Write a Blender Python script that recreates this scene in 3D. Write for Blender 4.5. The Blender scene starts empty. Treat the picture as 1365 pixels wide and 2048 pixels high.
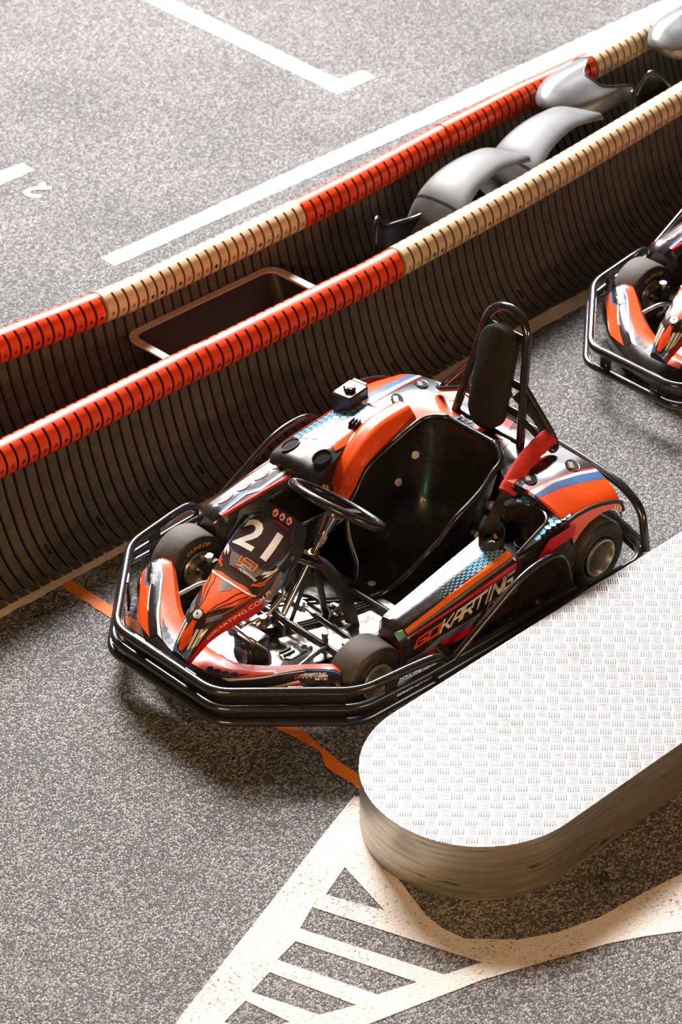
import bpy, bmesh, math, random
from mathutils import Vector, Matrix

random.seed(7)
SC = bpy.context.scene
COL = SC.collection
PI = math.pi
rad = math.radians

# ------------------------------------------------------------------ materials
def nt(name):
    m = bpy.data.materials.new(name); m.use_nodes = True
    t = m.node_tree
    b = t.nodes['Principled BSDF']
    return m, t, b

def N(t, typ, **kw):
    n = t.nodes.new(typ)
    for k, v in kw.items():
        if k.startswith('i_'):
            key = k[2:]
            key = int(key) if key.isdigit() else key.replace('_', ' ')
            n.inputs[key].default_value = v
        else:
            setattr(n, k, v)
    return n

def ramp(t, stops, interp='LINEAR'):
    n = t.nodes.new('ShaderNodeValToRGB'); cr = n.color_ramp; cr.interpolation = interp
    while len(cr.elements) < len(stops): cr.elements.new(0.5)
    for e, (p, c) in zip(cr.elements, stops):
        e.position = p; e.color = (c[0], c[1], c[2], 1) if isinstance(c, (tuple, list)) else (c, c, c, 1)
    return n

def math_(t, op, a, b=None, c=None):
    n = t.nodes.new('ShaderNodeMath'); n.operation = op
    for i, v in enumerate((a, b, c)):
        if v is None: continue
        if isinstance(v, (int, float)): n.inputs[i].default_value = v
        else: t.links.new(v, n.inputs[i])
    return n.outputs[0]

def plain(name, col, rough=.5, metal=0., coat=0., var=.15, scale=40., bump=0., bscale=300., rvar=.1, spec=.5):
    """a surface of one colour with slight wear: noise drives value, roughness and fine bump"""
    m, t, b = nt(name)
    tc = N(t, 'ShaderNodeTexCoord')
    n1 = N(t, 'ShaderNodeTexNoise', i_Scale=scale, i_Detail=5., i_Roughness=.6)
    t.links.new(tc.outputs['Object'], n1.inputs['Vector'])
    r = ramp(t, [(.3, tuple(c*(1-var) for c in col)), (.7, tuple(min(1, c*(1+var)) for c in col))])
    t.links.new(n1.outputs['Fac'], r.inputs['Fac'])
    t.links.new(r.outputs['Color'], b.inputs['Base Color'])
    rr = N(t, 'ShaderNodeMapRange'); rr.inputs[3].default_value = max(.02, rough-rvar); rr.inputs[4].default_value = min(1, rough+rvar)
    t.links.new(n1.outputs['Fac'], rr.inputs[0]); t.links.new(rr.outputs[0], b.inputs['Roughness'])
    b.inputs['Metallic'].default_value = metal
    b.inputs['Specular IOR Level'].default_value = spec
    if coat:
        b.inputs['Coat Weight'].default_value = coat; b.inputs['Coat Roughness'].default_value = .06
    if bump:
        n2 = N(t, 'ShaderNodeTexNoise', i_Scale=bscale, i_Detail=3.)
        t.links.new(tc.outputs['Object'], n2.inputs['Vector'])
        bp = N(t, 'ShaderNodeBump', i_Strength=bump, i_Distance=.002)
        t.links.new(n2.outputs['Fac'], bp.inputs['Height']); t.links.new(bp.outputs['Normal'], b.inputs['Normal'])
    return m

M = {}
M['tube'] = plain('black_lacquered_tube', (.022, .020, .019), .2, 0., .7, var=.3, rvar=.06)
M['steel'] = plain('worn_steel', (.50, .47, .43), .28, 1., var=.25)
M['chrome'] = plain('bright_metal', (.75, .73, .70), .16, 1., var=.1, rvar=.05)
M['alu'] = plain('pale_alloy', (.74, .72, .69), .38, .45, var=.1, rvar=.05)
M['rim'] = plain('rim_alloy', (.72, .69, .65), .27, .85, var=.12, rvar=.06)
M['brass'] = plain('brass', (.55, .36, .14), .32, 1., var=.3)
M['blk'] = plain('black_plastic', (.018, .017, .016), .38, 0., 0., var=.3, bump=.1)
M['blkm'] = plain('matt_black', (.010, .010, .010), .7, 0.)
M['seat'] = plain('seat_moulding', (.013, .013, .013), .27, 0., .3, var=.3, bump=.05, bscale=500)
M['pad'] = plain('headrest_foam', (.026, .022, .019), .9, var=.3, bump=.5, bscale=700, spec=.2)
M['fab'] = plain('belt_webbing', (.022, .021, .020), .8, bump=.4, bscale=900)
M['redfab'] = plain('red_sleeve_cloth', (.60, .022, .010), .75, var=.3, scale=25, bump=.4, bscale=200)
M['tyre'] = plain('tyre_tread_rubber', (.085, .068, .058), .75, var=.35, scale=30, bump=.35, bscale=500)
M['side'] = plain('tyre_sidewall', (.022, .020, .018), .5, var=.3)
M['orange'] = plain('orange_gloss', (.86, .085, .008), .3, 0., .8, var=.06, rvar=.05)
M['red'] = plain('red_gloss', (.50, .008, .008), .3, 0., .8, var=.06)
M['org2'] = plain('bright_orange_sticker', (.92, .17, .02), .3, 0., .6, var=.05)
M['blue'] = plain('blue_sticker', (.055, .145, .34), .3, 0., .8, var=.08)
M['hex'] = plain('light_blue_sticker', (.17, .42, .62), .3, 0., .8, var=.12, scale=15)
M['white'] = plain('white_sticker', (.80, .73, .68), .3, 0., .8, var=.05)
M['grey'] = plain('grey_sticker', (.20, .155, .135), .3, 0., .8, var=.08)
M['wrap'] = plain('dark_wrap', (.022, .017, .015), .26, 0., .9, var=.25, rvar=.05)
M['plate'] = plain('number_plate_brown', (.040, .022, .016), .3, 0., .8, var=.1)
M['yel'] = plain('yellow_print', (.75, .45, .04), .5, var=.1)
M['silver'] = plain('silver_grey_shell', (.11, .11, .112), .5, .0, .0, var=.2, scale=9, rvar=.1, spec=.3)
M['pale'] = plain('pale_silver_shell', (.17, .17, .175), .36, .3, .1, var=.15, scale=9)
M['tub'] = plain('tub_rim_plastic', (.62, .46, .38), .6, var=.15)
M['tubin'] = plain('tub_dark_plastic', (.017, .018, .018), .5, var=.3)
M['rail_r'] = plain('red_rail_plastic', (.82, .062, .006), .33, 0., .35, var=.12, scale=8)
M['rail_w'] = plain('cream_rail_plastic', (.68, .52, .33), .36, 0., .3, var=.16, scale=14)
M['hole'] = plain('red_rail_slot_shade', (.20, .016, .006), .7, var=.2)  # darkened red: shade inside the rail slots and holes put into the colour
M['holew'] = plain('cream_rail_slot_shade', (.30, .17, .06), .7, var=.2)  # same for the cream rail, browned for the shade in its slots
M['slat'] = plain('barrier_rubber', (.062, .053, .045), .62, var=.35, scale=22, bump=.5, bscale=400)
M['gap'] = plain('groove_shade', (.004, .004, .004), .9)  # near-black paints the shade deep in grooves, slots and sockets

def tray_mat():
    m, t, b = nt('scuffed_aluminium_tray')
    tc = N(t, 'ShaderNodeTexCoord')
    n1 = N(t, 'ShaderNodeTexNoise', i_Scale=9., i_Detail=8., i_Roughness=.68)
    t.links.new(tc.outputs['Object'], n1.inputs['Vector'])
    r = ramp(t, [(.36, (.05, .038, .03)), (.47, (.30, .27, .25)), (.6, (.78, .77, .77))])
    t.links.new(n1.outputs['Fac'], r.inputs['Fac']); t.links.new(r.outputs['Color'], b.inputs['Base Color'])
    r2 = ramp(t, [(.4, .6), (.65, .34)])
    t.links.new(n1.outputs['Fac'], r2.inputs['Fac']); t.links.new(r2.outputs['Color'], b.inputs['Roughness'])
    b.inputs['Metallic'].default_value = .8
    return m
M['tray'] = tray_mat()

def rim_mat():
    m, t, b = nt('brushed_platform_edge')
    tc = N(t, 'ShaderNodeTexCoord')
    mp = N(t, 'ShaderNodeMapping'); mp.inputs['Scale'].default_value = (3, 3, 60)
    t.links.new(tc.outputs['Object'], mp.inputs['Vector'])
    n1 = N(t, 'ShaderNodeTexNoise', i_Scale=1.6, i_Detail=6., i_Roughness=.6)
    t.links.new(mp.outputs[0], n1.inputs['Vector'])
    mp2 = N(t, 'ShaderNodeMapping'); mp2.inputs['Scale'].default_value = (5, 5, 26)
    t.links.new(tc.outputs['Object'], mp2.inputs['Vector'])
    n2 = N(t, 'ShaderNodeTexNoise', i_Scale=1.0, i_Detail=5., i_Roughness=.65)
    t.links.new(mp2.outputs[0], n2.inputs['Vector'])
    r = ramp(t, [(.3, (.30, .26, .20)), (.7, (.62, .58, .50))])
    t.links.new(n1.outputs['Fac'], r.inputs['Fac'])
    r2 = ramp(t, [(.62, 0.), (.72, .9)])
    t.links.new(n2.outputs['Fac'], r2.inputs['Fac'])
    mx = N(t, 'ShaderNodeMix', data_type='RGBA'); mx.inputs[7].default_value = (.04, .032, .025, 1)
    t.links.new(r2.outputs['Color'], mx.inputs[0]); t.links.new(r.outputs['Color'], mx.inputs[6])
    t.links.new(mx.outputs[2], b.inputs['Base Color'])
    b.inputs['Metallic'].default_value = .85; b.inputs['Roughness'].default_value = .34
    return m
M['skirt'] = rim_mat()

def treadplate():
    """aluminium five-bar tread plate: raised bars in a checkerboard at 45 degrees to the platform"""
    m, t, b = nt('five_bar_tread_plate')
    tc = N(t, 'ShaderNodeTexCoord')
    mp = N(t, 'ShaderNodeMapping'); mp.inputs['Rotation'].default_value = (0, 0, rad(45))
    mp.inputs['Scale'].default_value = (24.5, 24.5, 24.5)
    t.links.new(tc.outputs['Object'], mp.inputs['Vector'])
    sp = N(t, 'ShaderNodeSeparateXYZ'); t.links.new(mp.outputs[0], sp.inputs[0])
    u, v = sp.outputs[0], sp.outputs[1]
    fu, fv = math_(t, 'FLOOR', u), math_(t, 'FLOOR', v)
    par = math_(t, 'PINGPONG', math_(t, 'ADD', fu, fv), 1.)     # 0 or 1
    lu, lv = math_(t, 'SUBTRACT', u, fu), math_(t, 'SUBTRACT', v, fv)
    def bars(a, l):
        k = math_(t, 'MULTIPLY', a, 5.)
        w = math_(t, 'DIVIDE', math_(t, 'SUBTRACT', math_(t, 'FRACT', k), .5), .34)
        e = math_(t, 'DIVIDE', math_(t, 'SUBTRACT', l, .5), .47)
        s = math_(t, 'ADD', math_(t, 'MULTIPLY', w, w), math_(t, 'POWER', math_(t, 'ABSOLUTE', e), 3.))
        return math_(t, 'MAXIMUM', math_(t, 'SUBTRACT', 1., s), 0.)
    A, B = bars(lu, lv), bars(lv, lu)
    h = math_(t, 'ADD', math_(t, 'MULTIPLY', A, par), math_(t, 'MULTIPLY', B, math_(t, 'SUBTRACT', 1., par)))
    n1 = N(t, 'ShaderNodeTexNoise', i_Scale=60., i_Detail=5.)
    t.links.new(tc.outputs['Object'], n1.inputs['Vector'])
    hh = math_(t, 'ADD', h, math_(t, 'MULTIPLY', n1.outputs['Fac'], .12))
    bp = N(t, 'ShaderNodeBump', i_Strength=1., i_Distance=.0035)
    t.links.new(hh, bp.inputs['Height']); t.links.new(bp.outputs['Normal'], b.inputs['Normal'])
    n2 = N(t, 'ShaderNodeTexNoise', i_Scale=7., i_Detail=7., i_Roughness=.7)
    t.links.new(tc.outputs['Object'], n2.inputs['Vector'])
    r = ramp(t, [(.30, (.32, .29, .27)), (.45, (.40, .395, .40))])
    t.links.new(n2.outputs['Fac'], r.inputs['Fac']); t.links.new(r.outputs['Color'], b.inputs['Base Color'])
    b.inputs['Metallic'].default_value = .35; b.inputs['Roughness'].default_value = .42
    return m
M['plate5'] = treadplate()

def asphalt(name, paint=None, wear=.45, soft=.06):
    m, t, b = nt(name)
    tc = N(t, 'ShaderNodeTexCoord')
    wn = N(t, 'ShaderNodeTexNoise', i_Scale=140., i_Detail=2.); t.links.new(tc.outputs['Object'], wn.inputs['Vector'])
    wv = N(t, 'ShaderNodeMix', data_type='VECTOR'); wv.inputs[0].default_value = .008
    t.links.new(tc.outputs['Object'], wv.inputs[4]); t.links.new(wn.outputs['Color'], wv.inputs[5]); WV = wv.outputs[1]
    vo = N(t, 'ShaderNodeTexVoronoi', i_Scale=125.); t.links.new(WV, vo.inputs['Vector'])
    vo2 = N(t, 'ShaderNodeTexVoronoi', i_Scale=210.); t.links.new(tc.outputs['Object'], vo2.inputs['Vector'])
    big = N(t, 'ShaderNodeTexNoise', i_Scale=1.1, i_Detail=6., i_Roughness=.6)
    t.links.new(tc.outputs['Object'], big.inputs['Vector'])
    ve = N(t, 'ShaderNodeTexVoronoi', i_Scale=125., feature='DISTANCE_TO_EDGE'); t.links.new(WV, ve.inputs['Vector'])
    fine = N(t, 'ShaderNodeTexNoise', i_Scale=90., i_Detail=5., i_Roughness=.7)
    t.links.new(tc.outputs['Object'], fine.inputs['Vector'])
    sp = N(t, 'ShaderNodeSeparateColor'); t.links.new(vo.outputs['Color'], sp.inputs[0])
    # stone tone: per-cell value shifted by coarse noise, dark in the gaps between stones
    val = math_(t, 'ADD', math_(t, 'MULTIPLY', sp.outputs[0], .42), math_(t, 'MULTIPLY', fine.outputs['Fac'], .9))
    val = math_(t, 'ADD', val, math_(t, 'MULTIPLY', math_(t, 'SUBTRACT', big.outputs['Fac'], .5), .35))
    val = math_(t, 'SUBTRACT', val, math_(t, 'MULTIPLY', vo.outputs['Distance'], .35))
    crack = N(t, 'ShaderNodeMapRange'); crack.inputs[1].default_value = .02; crack.inputs[2].default_value = .16; crack.inputs[3].default_value = -.13; crack.inputs[4].default_value = .04
    t.links.new(ve.outputs['Distance'], crack.inputs[0])
    val = math_(t, 'ADD', val, crack.outputs[0])
    r = ramp(t, [(.36, (.008, .006, .005)), (.45, (.035, .026, .021)), (.51, (.165, .146, .136)), (.78, (.38, .362, .355))])
    t.links.new(val, r.inputs['Fac'])
    col = r.outputs['Color']
    h = math_(t, 'ADD', math_(t, 'MULTIPLY', vo.outputs['Distance'], -.7), math_(t, 'MULTIPLY', fine.outputs['Fac'], 1.1))
    h = math_(t, 'ADD', h, math_(t, 'MULTIPLY', vo2.outputs['Distance'], -.35))
    h = math_(t, 'ADD', h, math_(t, 'MULTIPLY', crack.outputs[0], 2.2))
    strength = .85
    if paint:
        w2 = N(t, 'ShaderNodeTexNoise', i_Scale=3., i_Detail=6., i_Roughness=.7)
        t.links.new(tc.outputs['Object'], w2.inputs['Vector'])
        k = math_(t, 'ADD', math_(t, 'MULTIPLY', fine.outputs['Fac'], .75), math_(t, 'MULTIPLY', w2.outputs['Fac'], .35))
        rr = ramp(t, [(wear-soft, 0.), (wear+soft, 1.)])
        t.links.new(k, rr.inputs['Fac'])
        pr = ramp(t, [(.3, tuple(c*.82 for c in paint)), (.7, paint)])
        t.links.new(w2.outputs['Fac'], pr.inputs['Fac'])
        mx = N(t, 'ShaderNodeMix', data_type='RGBA')
        t.links.new(rr.outputs['Color'], mx.inputs[0]); t.links.new(col, mx.inputs[6]); t.links.new(pr.outputs['Color'], mx.inputs[7])
        col = mx.outputs[2]; strength = .45
    t.links.new(col, b.inputs['Base Color'])
    bp = N(t, 'ShaderNodeBump', i_Strength=strength, i_Distance=.006)
    t.links.new(h, bp.inputs['Height']); t.links.new(bp.outputs['Normal'], b.inputs['Normal'])
    b.inputs['Roughness'].default_value = .43 if not paint else .5
    b.inputs['Specular IOR Level'].default_value = 1.0 if not paint else .4
    return m
M['asphalt'] = asphalt('asphalt')
M['p_white'] = asphalt('white_road_paint', (.74, .68, .64), .445, .05)
M['p_cream'] = asphalt('cream_road_paint', (.78, .66, .52), .42, .06)
M['p_orange'] = asphalt('orange_road_paint', (.85, .20, .012), .38, .05)

# ------------------------------------------------------------------ mesh builder
class MB:
    def __init__(s): s.v = []; s.f = []; s.m = []
    def add(s, vs, fs, mi=0):
        o = len(s.v); s.v += [tuple(v) for v in vs]
        for f in fs: s.f.append([o+i for i in f]); s.m.append(mi)
    def box(s, c, d, rot=None, mi=0, taper=1.):
        x, y, z = d[0]/2, d[1]/2, d[2]/2
        vs = [Vector((sx*x*(taper if sz > 0 else 1), sy*y*(taper if sz > 0 else 1), sz*z)) for sz in (-1, 1) for sy in (-1, 1) for sx in (-1, 1)]
        R = rot if rot is not None else Matrix.Identity(3)
        vs = [R @ v + Vector(c) for v in vs]
        s.add(vs, [(0, 2, 3, 1), (4, 5, 7, 6), (0, 1, 5, 4), (2, 6, 7, 3), (0, 4, 6, 2), (1, 3, 7, 5)], mi)
    def rbox(s, c, d, r=.01, rot=None, mi=0, n=3):
        """box with rounded vertical edges and chamfered top"""
        x, y, z = d[0]/2, d[1]/2, d[2]/2
        out = []
        for cx, cy, a0 in ((x-r, y-r, 0), (-x+r, y-r, 90), (-x+r, -y+r, 180), (x-r, -y+r, 270)):
            for k in range(n+1):
                a = rad(a0+90*k/n); out.append((cx+r*math.cos(a), cy+r*math.sin(a)))
        R = rot if rot is not None else Matrix.Identity(3)
        ch = min(r*.5, z*.5)
        def ring(zz, sc):
            return [R @ Vector((px*(1-sc/x), py*(1-sc/y), zz)) + Vector(c) for px, py in out]
        L = len(out)
        vs = ring(-z, 0)+ring(z-ch, 0)+ring(z, ch)
        fs = [tuple(range(L-1, -1, -1)), tuple(range(2*L, 3*L))]
        for j in (0, 1):
            for i in range(L):
                k = (i+1) % L; fs.append((j*L+i, j*L+k, (j+1)*L+k, (j+1)*L+i))
        s.add(vs, fs, mi)
    def tube(s, path, r, n=10, mi=0, closed=False, cap=True):
        P = [Vector(p) for p in path]; L = len(P)
        rs = r if isinstance(r, (list, tuple)) else [r]*L
        T = []
        for i in range(L):
            if closed: a, b = P[i-1], P[(i+1) % L]
            else: a, b = P[max(i-1, 0)], P[min(i+1, L-1)]
            T.append((b-a).normalized())
        up = Vector((0, 0, 1)) if abs(T[0].z) < .9 else Vector((1, 0, 0))
        nrm = T[0].cross(up).normalized(); vs = []
        for i in range(L):
            nrm = (nrm - T[i]*nrm.dot(T[i])).normalized(); bi = T[i].cross(nrm)
            for k in range(n):
                a = 2*PI*k/n; vs.append(P[i]+(nrm*math.cos(a)+bi*math.sin(a))*rs[i])
        fs = []
        for i in range(L if closed else L-1):
            j = (i+1) % L
            for k in range(n):
                q = (k+1) % n; fs.append((i*n+k, i*n+q, j*n+q, j*n+k))
        if cap and not closed:
            fs.append(tuple(range(n-1, -1, -1))); fs.append(tuple((L-1)*n+k for k in range(n)))
        s.add(vs, fs, mi)
    def lathe(s, prof, c, axis='y', n=40, mi=0, close=False, mis=None):
        """prof: list of (along, radius) about the axis through c"""
        C = Vector(c); vs = []
        for (a, r) in prof:
            for k in range(n):
                t = 2*PI*k/n; q = (r*math.cos(t), r*math.sin(t))
                vs.append(C + (Vector((q[0], a, q[1])) if axis == 'y' else Vector((q[0], q[1], a)) if axis == 'z' else Vector((a, q[0], q[1]))))
        L = len(prof)
        for i in range(L if close else L-1):
            j = (i+1) % L
            fs = [(i*n+k, i*n+(k+1) % n, j*n+(k+1) % n, j*n+k) for k in range(n)]
            o = len(s.v) if i == 0 else o
            if i == 0: s.v += [tuple(v) for v in vs]
            for f in fs: s.f.append([o+q for q in f]); s.m.append(mis[i] if mis else mi)
    def cyl(s, a, b, r, n=14, mi=0, r2=None):
        s.tube([a, b], [r, r if r2 is None else r2], n, mi)
    def prism(s, poly, axis, lo, hi, mi=0, conv=None):
        """polygon (2D list) extruded; conv(p, h) -> 3D"""
        L = len(poly)
        vs = [conv(p, lo) for p in poly]+[conv(p, hi) for p in poly]
        fs = [tuple(range(L-1, -1, -1)), tuple(range(L, 2*L))]+[(i, (i+1) % L, L+(i+1) % L, L+i) for i in range(L)]
        s.add(vs, fs, mi)
    def grid(s, S, nu, nv, mi=0, closed_v=False, us=None):
        vs = []
        for i in range(nu+1):
            for j in range(nv+1):
                vs.append(S(i/nu if us is None else us[i], j/nv))
        fs = [(i*(nv+1)+j, i*(nv+1)+j+1, (i+1)*(nv+1)+j+1, (i+1)*(nv+1)+j) for i in range(nu) for j in range(nv)]
        s.add(vs, fs, mi)
    def shell(s, S, nu, nv, th, mi=0, mi2=None):
        """grid surface given a thickness th against its normal"""
        G = [[Vector(S(i/nu, j/nv)) for j in range(nv+1)] for i in range(nu+1)]
        B = []
        for i in range(nu+1):
            row = []
            for j in range(nv+1):
                du = G[min(i+1, nu)][j]-G[max(i-1, 0)][j]; dv = G[i][min(j+1, nv)]-G[i][max(j-1, 0)]
                n = du.cross(dv)
                n = n.normalized() if n.length > 1e-9 else Vector((0, 0, 1))
                row.append(G[i][j]-n*th)
            B.append(row)
        W = nv+1; K = (nu+1)*W
        vs = [p for r in G for p in r]+[p for r in B for p in r]
        f1 = []; f2 = []
        for i in range(nu):
            for j in range(nv):
                q = (i*W+j, i*W+j+1, (i+1)*W+j+1, (i+1)*W+j)
                f1.append(q); f2.append(tuple(K+a for a in reversed(q)))
        ed = []
        for i in range(nu):
            ed += [((i+1)*W, i*W), (i*W+nv, (i+1)*W+nv)]
        for j in range(nv):
            ed += [(j, j+1), (nu*W+j+1, nu*W+j)]
        f1 += [(a, K+a, K+b, b) for a, b in ed]
        s.add(vs, f1, mi)
        o = len(s.v)-len(vs)
        for f in f2: s.f.append([o+q for q in f]); s.m.append(mi if mi2 is None else mi2)
    def loft(s, secs, mi=0, closed=True, caps=True):
        n = len(secs[0]); vs = [p for q in secs for p in q]; fs = []
        for i in range(len(secs)-1):
            for k in range(n if closed else n-1):
                q = (k+1) % n; fs.append((i*n+k, i*n+q, (i+1)*n+q, (i+1)*n+k))
        if caps: fs += [tuple(range(n-1, -1, -1)), tuple((len(secs)-1)*n+k for k in range(n))]
        s.add(vs, fs, mi)
    def decal(s, S, polys, mi, gu=.05, gv=.05, off=.0012, flip=1):
        """flat polygons in the (u,v) space of surface S, cut to a grid and laid on the surface"""
        bm = bmesh.new()
        for P in polys:
            if isinstance(P, tuple):              # (verts, faces)
                vv = [bm.verts.new((p[0], p[1], 0)) for p in P[0]]
                for f in P[1]:
                    try: bm.faces.new([vv[i] for i in f])
                    except ValueError: pass
            else:
                try: bm.faces.new([bm.verts.new((p[0], p[1], 0)) for p in P])
                except ValueError: pass
        bmesh.ops.triangulate(bm, faces=bm.faces[:])
        us = [v.co.x for v in bm.verts]; ws = [v.co.y for v in bm.verts]
        if not us: bm.free(); return
        for lo, hi, g, ax in ((min(us), max(us), gu, 0), (min(ws), max(ws), gv, 1)):
            k = math.floor(lo/g)+1
            while k*g < hi-1e-6:
                co = [0, 0, 0]; co[ax] = k*g; no = [0, 0, 0]; no[ax] = 1
                bmesh.ops.bisect_plane(bm, geom=bm.verts[:]+bm.edges[:]+bm.faces[:], plane_co=co, plane_no=no, dist=1e-7)
                k += 1
        bm.verts.index_update(); vs = []
        e = 1e-3
        for v in bm.verts:
            u, w = v.co.x, v.co.y
            p = Vector(S(u, w)); n = (Vector(S(u+e, w))-Vector(S(u-e, w))).cross(Vector(S(u, w+e))-Vector(S(u, w-e)))
            n = n.normalized() if n.length > 1e-12 else Vector((0, 0, 1))
            vs.append(p+n*off*flip)
        s.add(vs, [[q.index for q in f.verts] for f in bm.faces], mi); bm.free()
    def build(s, name, mats, parent=None, smooth=40., mods=None):
        me = bpy.data.meshes.new(name); me.from_pydata(s.v, [], s.f); me.update()
        for m in (mats if isinstance(mats, (list, tuple)) else [mats]): me.materials.append(M[m] if isinstance(m, str) else m)
        me.polygons.foreach_set('material_index', s.m)
        bm = bmesh.new(); bm.from_mesh(me)
        if s.v and mods != 'nonorm':
            bmesh.ops.remove_doubles(bm, verts=bm.verts[:], dist=1e-6)
            bmesh.ops.recalc_face_normals(bm, faces=bm.faces[:])
        bm.to_mesh(me); bm.free()
        if smooth:
            me.polygons.foreach_set('use_smooth', [True]*len(me.polygons))
            me.set_sharp_from_angle(angle=rad(smooth))
        o = bpy.data.objects.new(name, me); COL.objects.link(o)
        if parent is not None:
            o.parent = parent
        return o

def tag(o, label=None, cat=None, group=None, kind=None):
    if label: o['label'] = label
    if cat: o['category'] = cat
    if group: o['group'] = group
    if kind: o['kind'] = kind
    return o

def empty(name, loc=(0, 0, 0), rz=0.):
    o = bpy.data.objects.new(name, None); COL.objects.link(o)
    o.location = loc; o.rotation_euler = (0, 0, rz); o.empty_display_size = .1
    return o

def fillet(path, r, n=5, closed=False):
    P = [Vector(p) for p in path]; out = []
    L = len(P)
    for i in range(L):
        if not closed and i in (0, L-1): out.append(P[i]); continue
        a, b, c = P[i-1], P[i], P[(i+1) % L]
        d1, d2 = (a-b), (c-b)
        t = min(r, d1.length*.45, d2.length*.45)
        p, q = b+d1.normalized()*t, b+d2.normalized()*t
        for k in range(n+1):
            u = k/n; out.append(p*(1-u)**2+b*2*u*(1-u)+q*u*u)
    return out

def crom(pts, n=6, closed=False):
    """Catmull-Rom through points"""
    P = [Vector(p) for p in pts]; L = len(P); out = []
    for i in range(L if closed else L-1):
        if closed: a, b, c, d = P[i-1], P[i], P[(i+1) % L], P[(i+2) % L]
        else: a, b, c, d = P[max(i-1, 0)], P[i], P[i+1], P[min(i+2, L-1)]
        for k in range(n):
            t = k/n
            out.append(.5*((2*b)+(c-a)*t+(2*a-5*b+4*c-d)*t*t+(3*b-a-3*c+d)*t**3))
    if not closed: out.append(P[-1])
    return out

def surf(stations, su=True, sv=False):
    """smooth surface through a table of 3D points: stations[u][v]"""
    G = [[Vector(p) for p in row] for row in stations]; nu = len(G)-1; nv = len(G[0])-1
    def w4(t): return (.5*(-t+2*t*t-t**3), .5*(2-5*t*t+3*t**3), .5*(t+4*t*t-3*t**3), .5*(-t*t+t**3))
    def w2(t): return (0, 1-t, t, 0)
    def S(u, v):
        u = u*nu; v = v*nv
        i = min(max(int(math.floor(u)), 0), nu-1); j = min(max(int(math.floor(v)), 0), nv-1)
        a = w4(u-i) if su else w2(u-i); b = w4(v-j) if sv else w2(v-j)
        p = Vector((0, 0, 0))
        for k in range(4):
            if a[k] == 0: continue
            row = G[min(max(i+k-1, 0), nu)]
            for l in range(4):
                if b[l]: p = p+row[min(max(j+l-1, 0), nv)]*(a[k]*b[l])
        return p
    return S

def quad(a, b, c, d): return [a, b, c, d]

def hexes(inside, r, asp, gap=.86, u0=0., u1=1., v0=0., v1=1., fade=None):
    """honeycomb cells in (u,v); asp = (metres per u, metres per v); inside(u,v)->bool; fade(u,v)->0..1 cell size"""
    out = []; dx = r*math.sqrt(3); dy = 1.5*r
    Lu, Lv = asp; j = 0; y = v0*Lv
    while y <= v1*Lv:
        x = u0*Lu + (dx/2 if j % 2 else 0)
        while x <= u1*Lu:
            u, v = x/Lu, y/Lv
            if inside(u, v):
                k = gap*(fade(u, v) if fade else 1)
                if k > .15:
                    out.append([(u+r*k*math.sin(PI/3*q)/Lu, v+r*k*math.cos(PI/3*q)/Lv) for q in range(6)])
            x += dx
        y += dy; j += 1
    return out

def text2d(txt, size=1., bold=0., shear=0., sx=1., align='CENTER'):
    cu = bpy.data.curves.new('txt', 'FONT'); cu.body = txt; cu.size = size; cu.offset = bold*size; cu.shear = shear
    cu.align_x = align; cu.align_y = 'CENTER'; cu.resolution_u = 3
    ob = bpy.data.objects.new('txt', cu); me = ob.to_mesh()
    vs = [(v.co.x*sx, v.co.y) for v in me.vertices]; fs = [tuple(p.vertices) for p in me.polygons]
    ob.to_mesh_clear(); bpy.data.objects.remove(ob); bpy.data.curves.remove(cu)
    return vs, fs

GLY = {  # squared-off display capitals as strokes on a 1 x 1 cell
 'G': [[(1, .95), (.12, .95), (.05, .88), (.05, .12), (.12, .05), (.95, .05), (.95, .5), (.45, .5)]],
 'O': [[(.05, .05), (.05, .95), (.95, .95), (.95, .05), (.05, .05)]],
 'K': [[(.05, 0), (.05, 1)], [(.05, .5), (.45, .5), (1, 1)], [(.45, .5), (1, 0)]],
 'A': [[(.02, 0), (.35, .95), (.95, .95), (.95, 0)], [(.2, .38), (.95, .38)]],
 'R': [[(.05, 0), (.05, .95), (.95, .95), (.95, .45), (.05, .45)], [(.5, .45), (1, 0)]],
 'T': [[(0, .95), (1, .95)], [(.5, 0), (.5, .95)]],
 'I': [[(.5, 0), (.5, 1)]],
 'N': [[(.05, 0), (.05, .95), (.95, .05), (.95, 1)]],
 'C': [[(1, .95), (.05, .95), (.05, .05), (1, .05)]],
 'E': [[(1, .95), (.05, .95), (.05, .05), (1, .05)], [(.05, .5), (.9, .5)]],
 'S': [[(1, .95), (.05, .95), (.05, .5), (.95, .5), (.95, .05), (0, .05)]],
 'L': [[(.05, 1), (.05, .05), (1, .05)]],
}
def strokes(txt, h, w, gap, th, shear=0.):
    """stroke lettering: list of quads, starting at the origin, height h"""
    out = []; x = 0.
    for ch in txt:
        cw = w*(.35 if ch == 'I' else 1)
        for line in GLY.get(ch, []):
            for a, b in zip(line, line[1:]):
                A = Vector((a[0]*cw, a[1]*h)); B = Vector((b[0]*cw, b[1]*h)); d = (B-A)
                if d.length < 1e-9: continue
                d.normalize(); n = Vector((-d.y, d.x))*th/2; e = d*th/2
                q = [A-e-n, B+e-n, B+e+n, A-e+n]
                out.append([(x+p.x+shear*p.y, p.y) for p in q])
        x += cw+gap
    return out, x-gap

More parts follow.
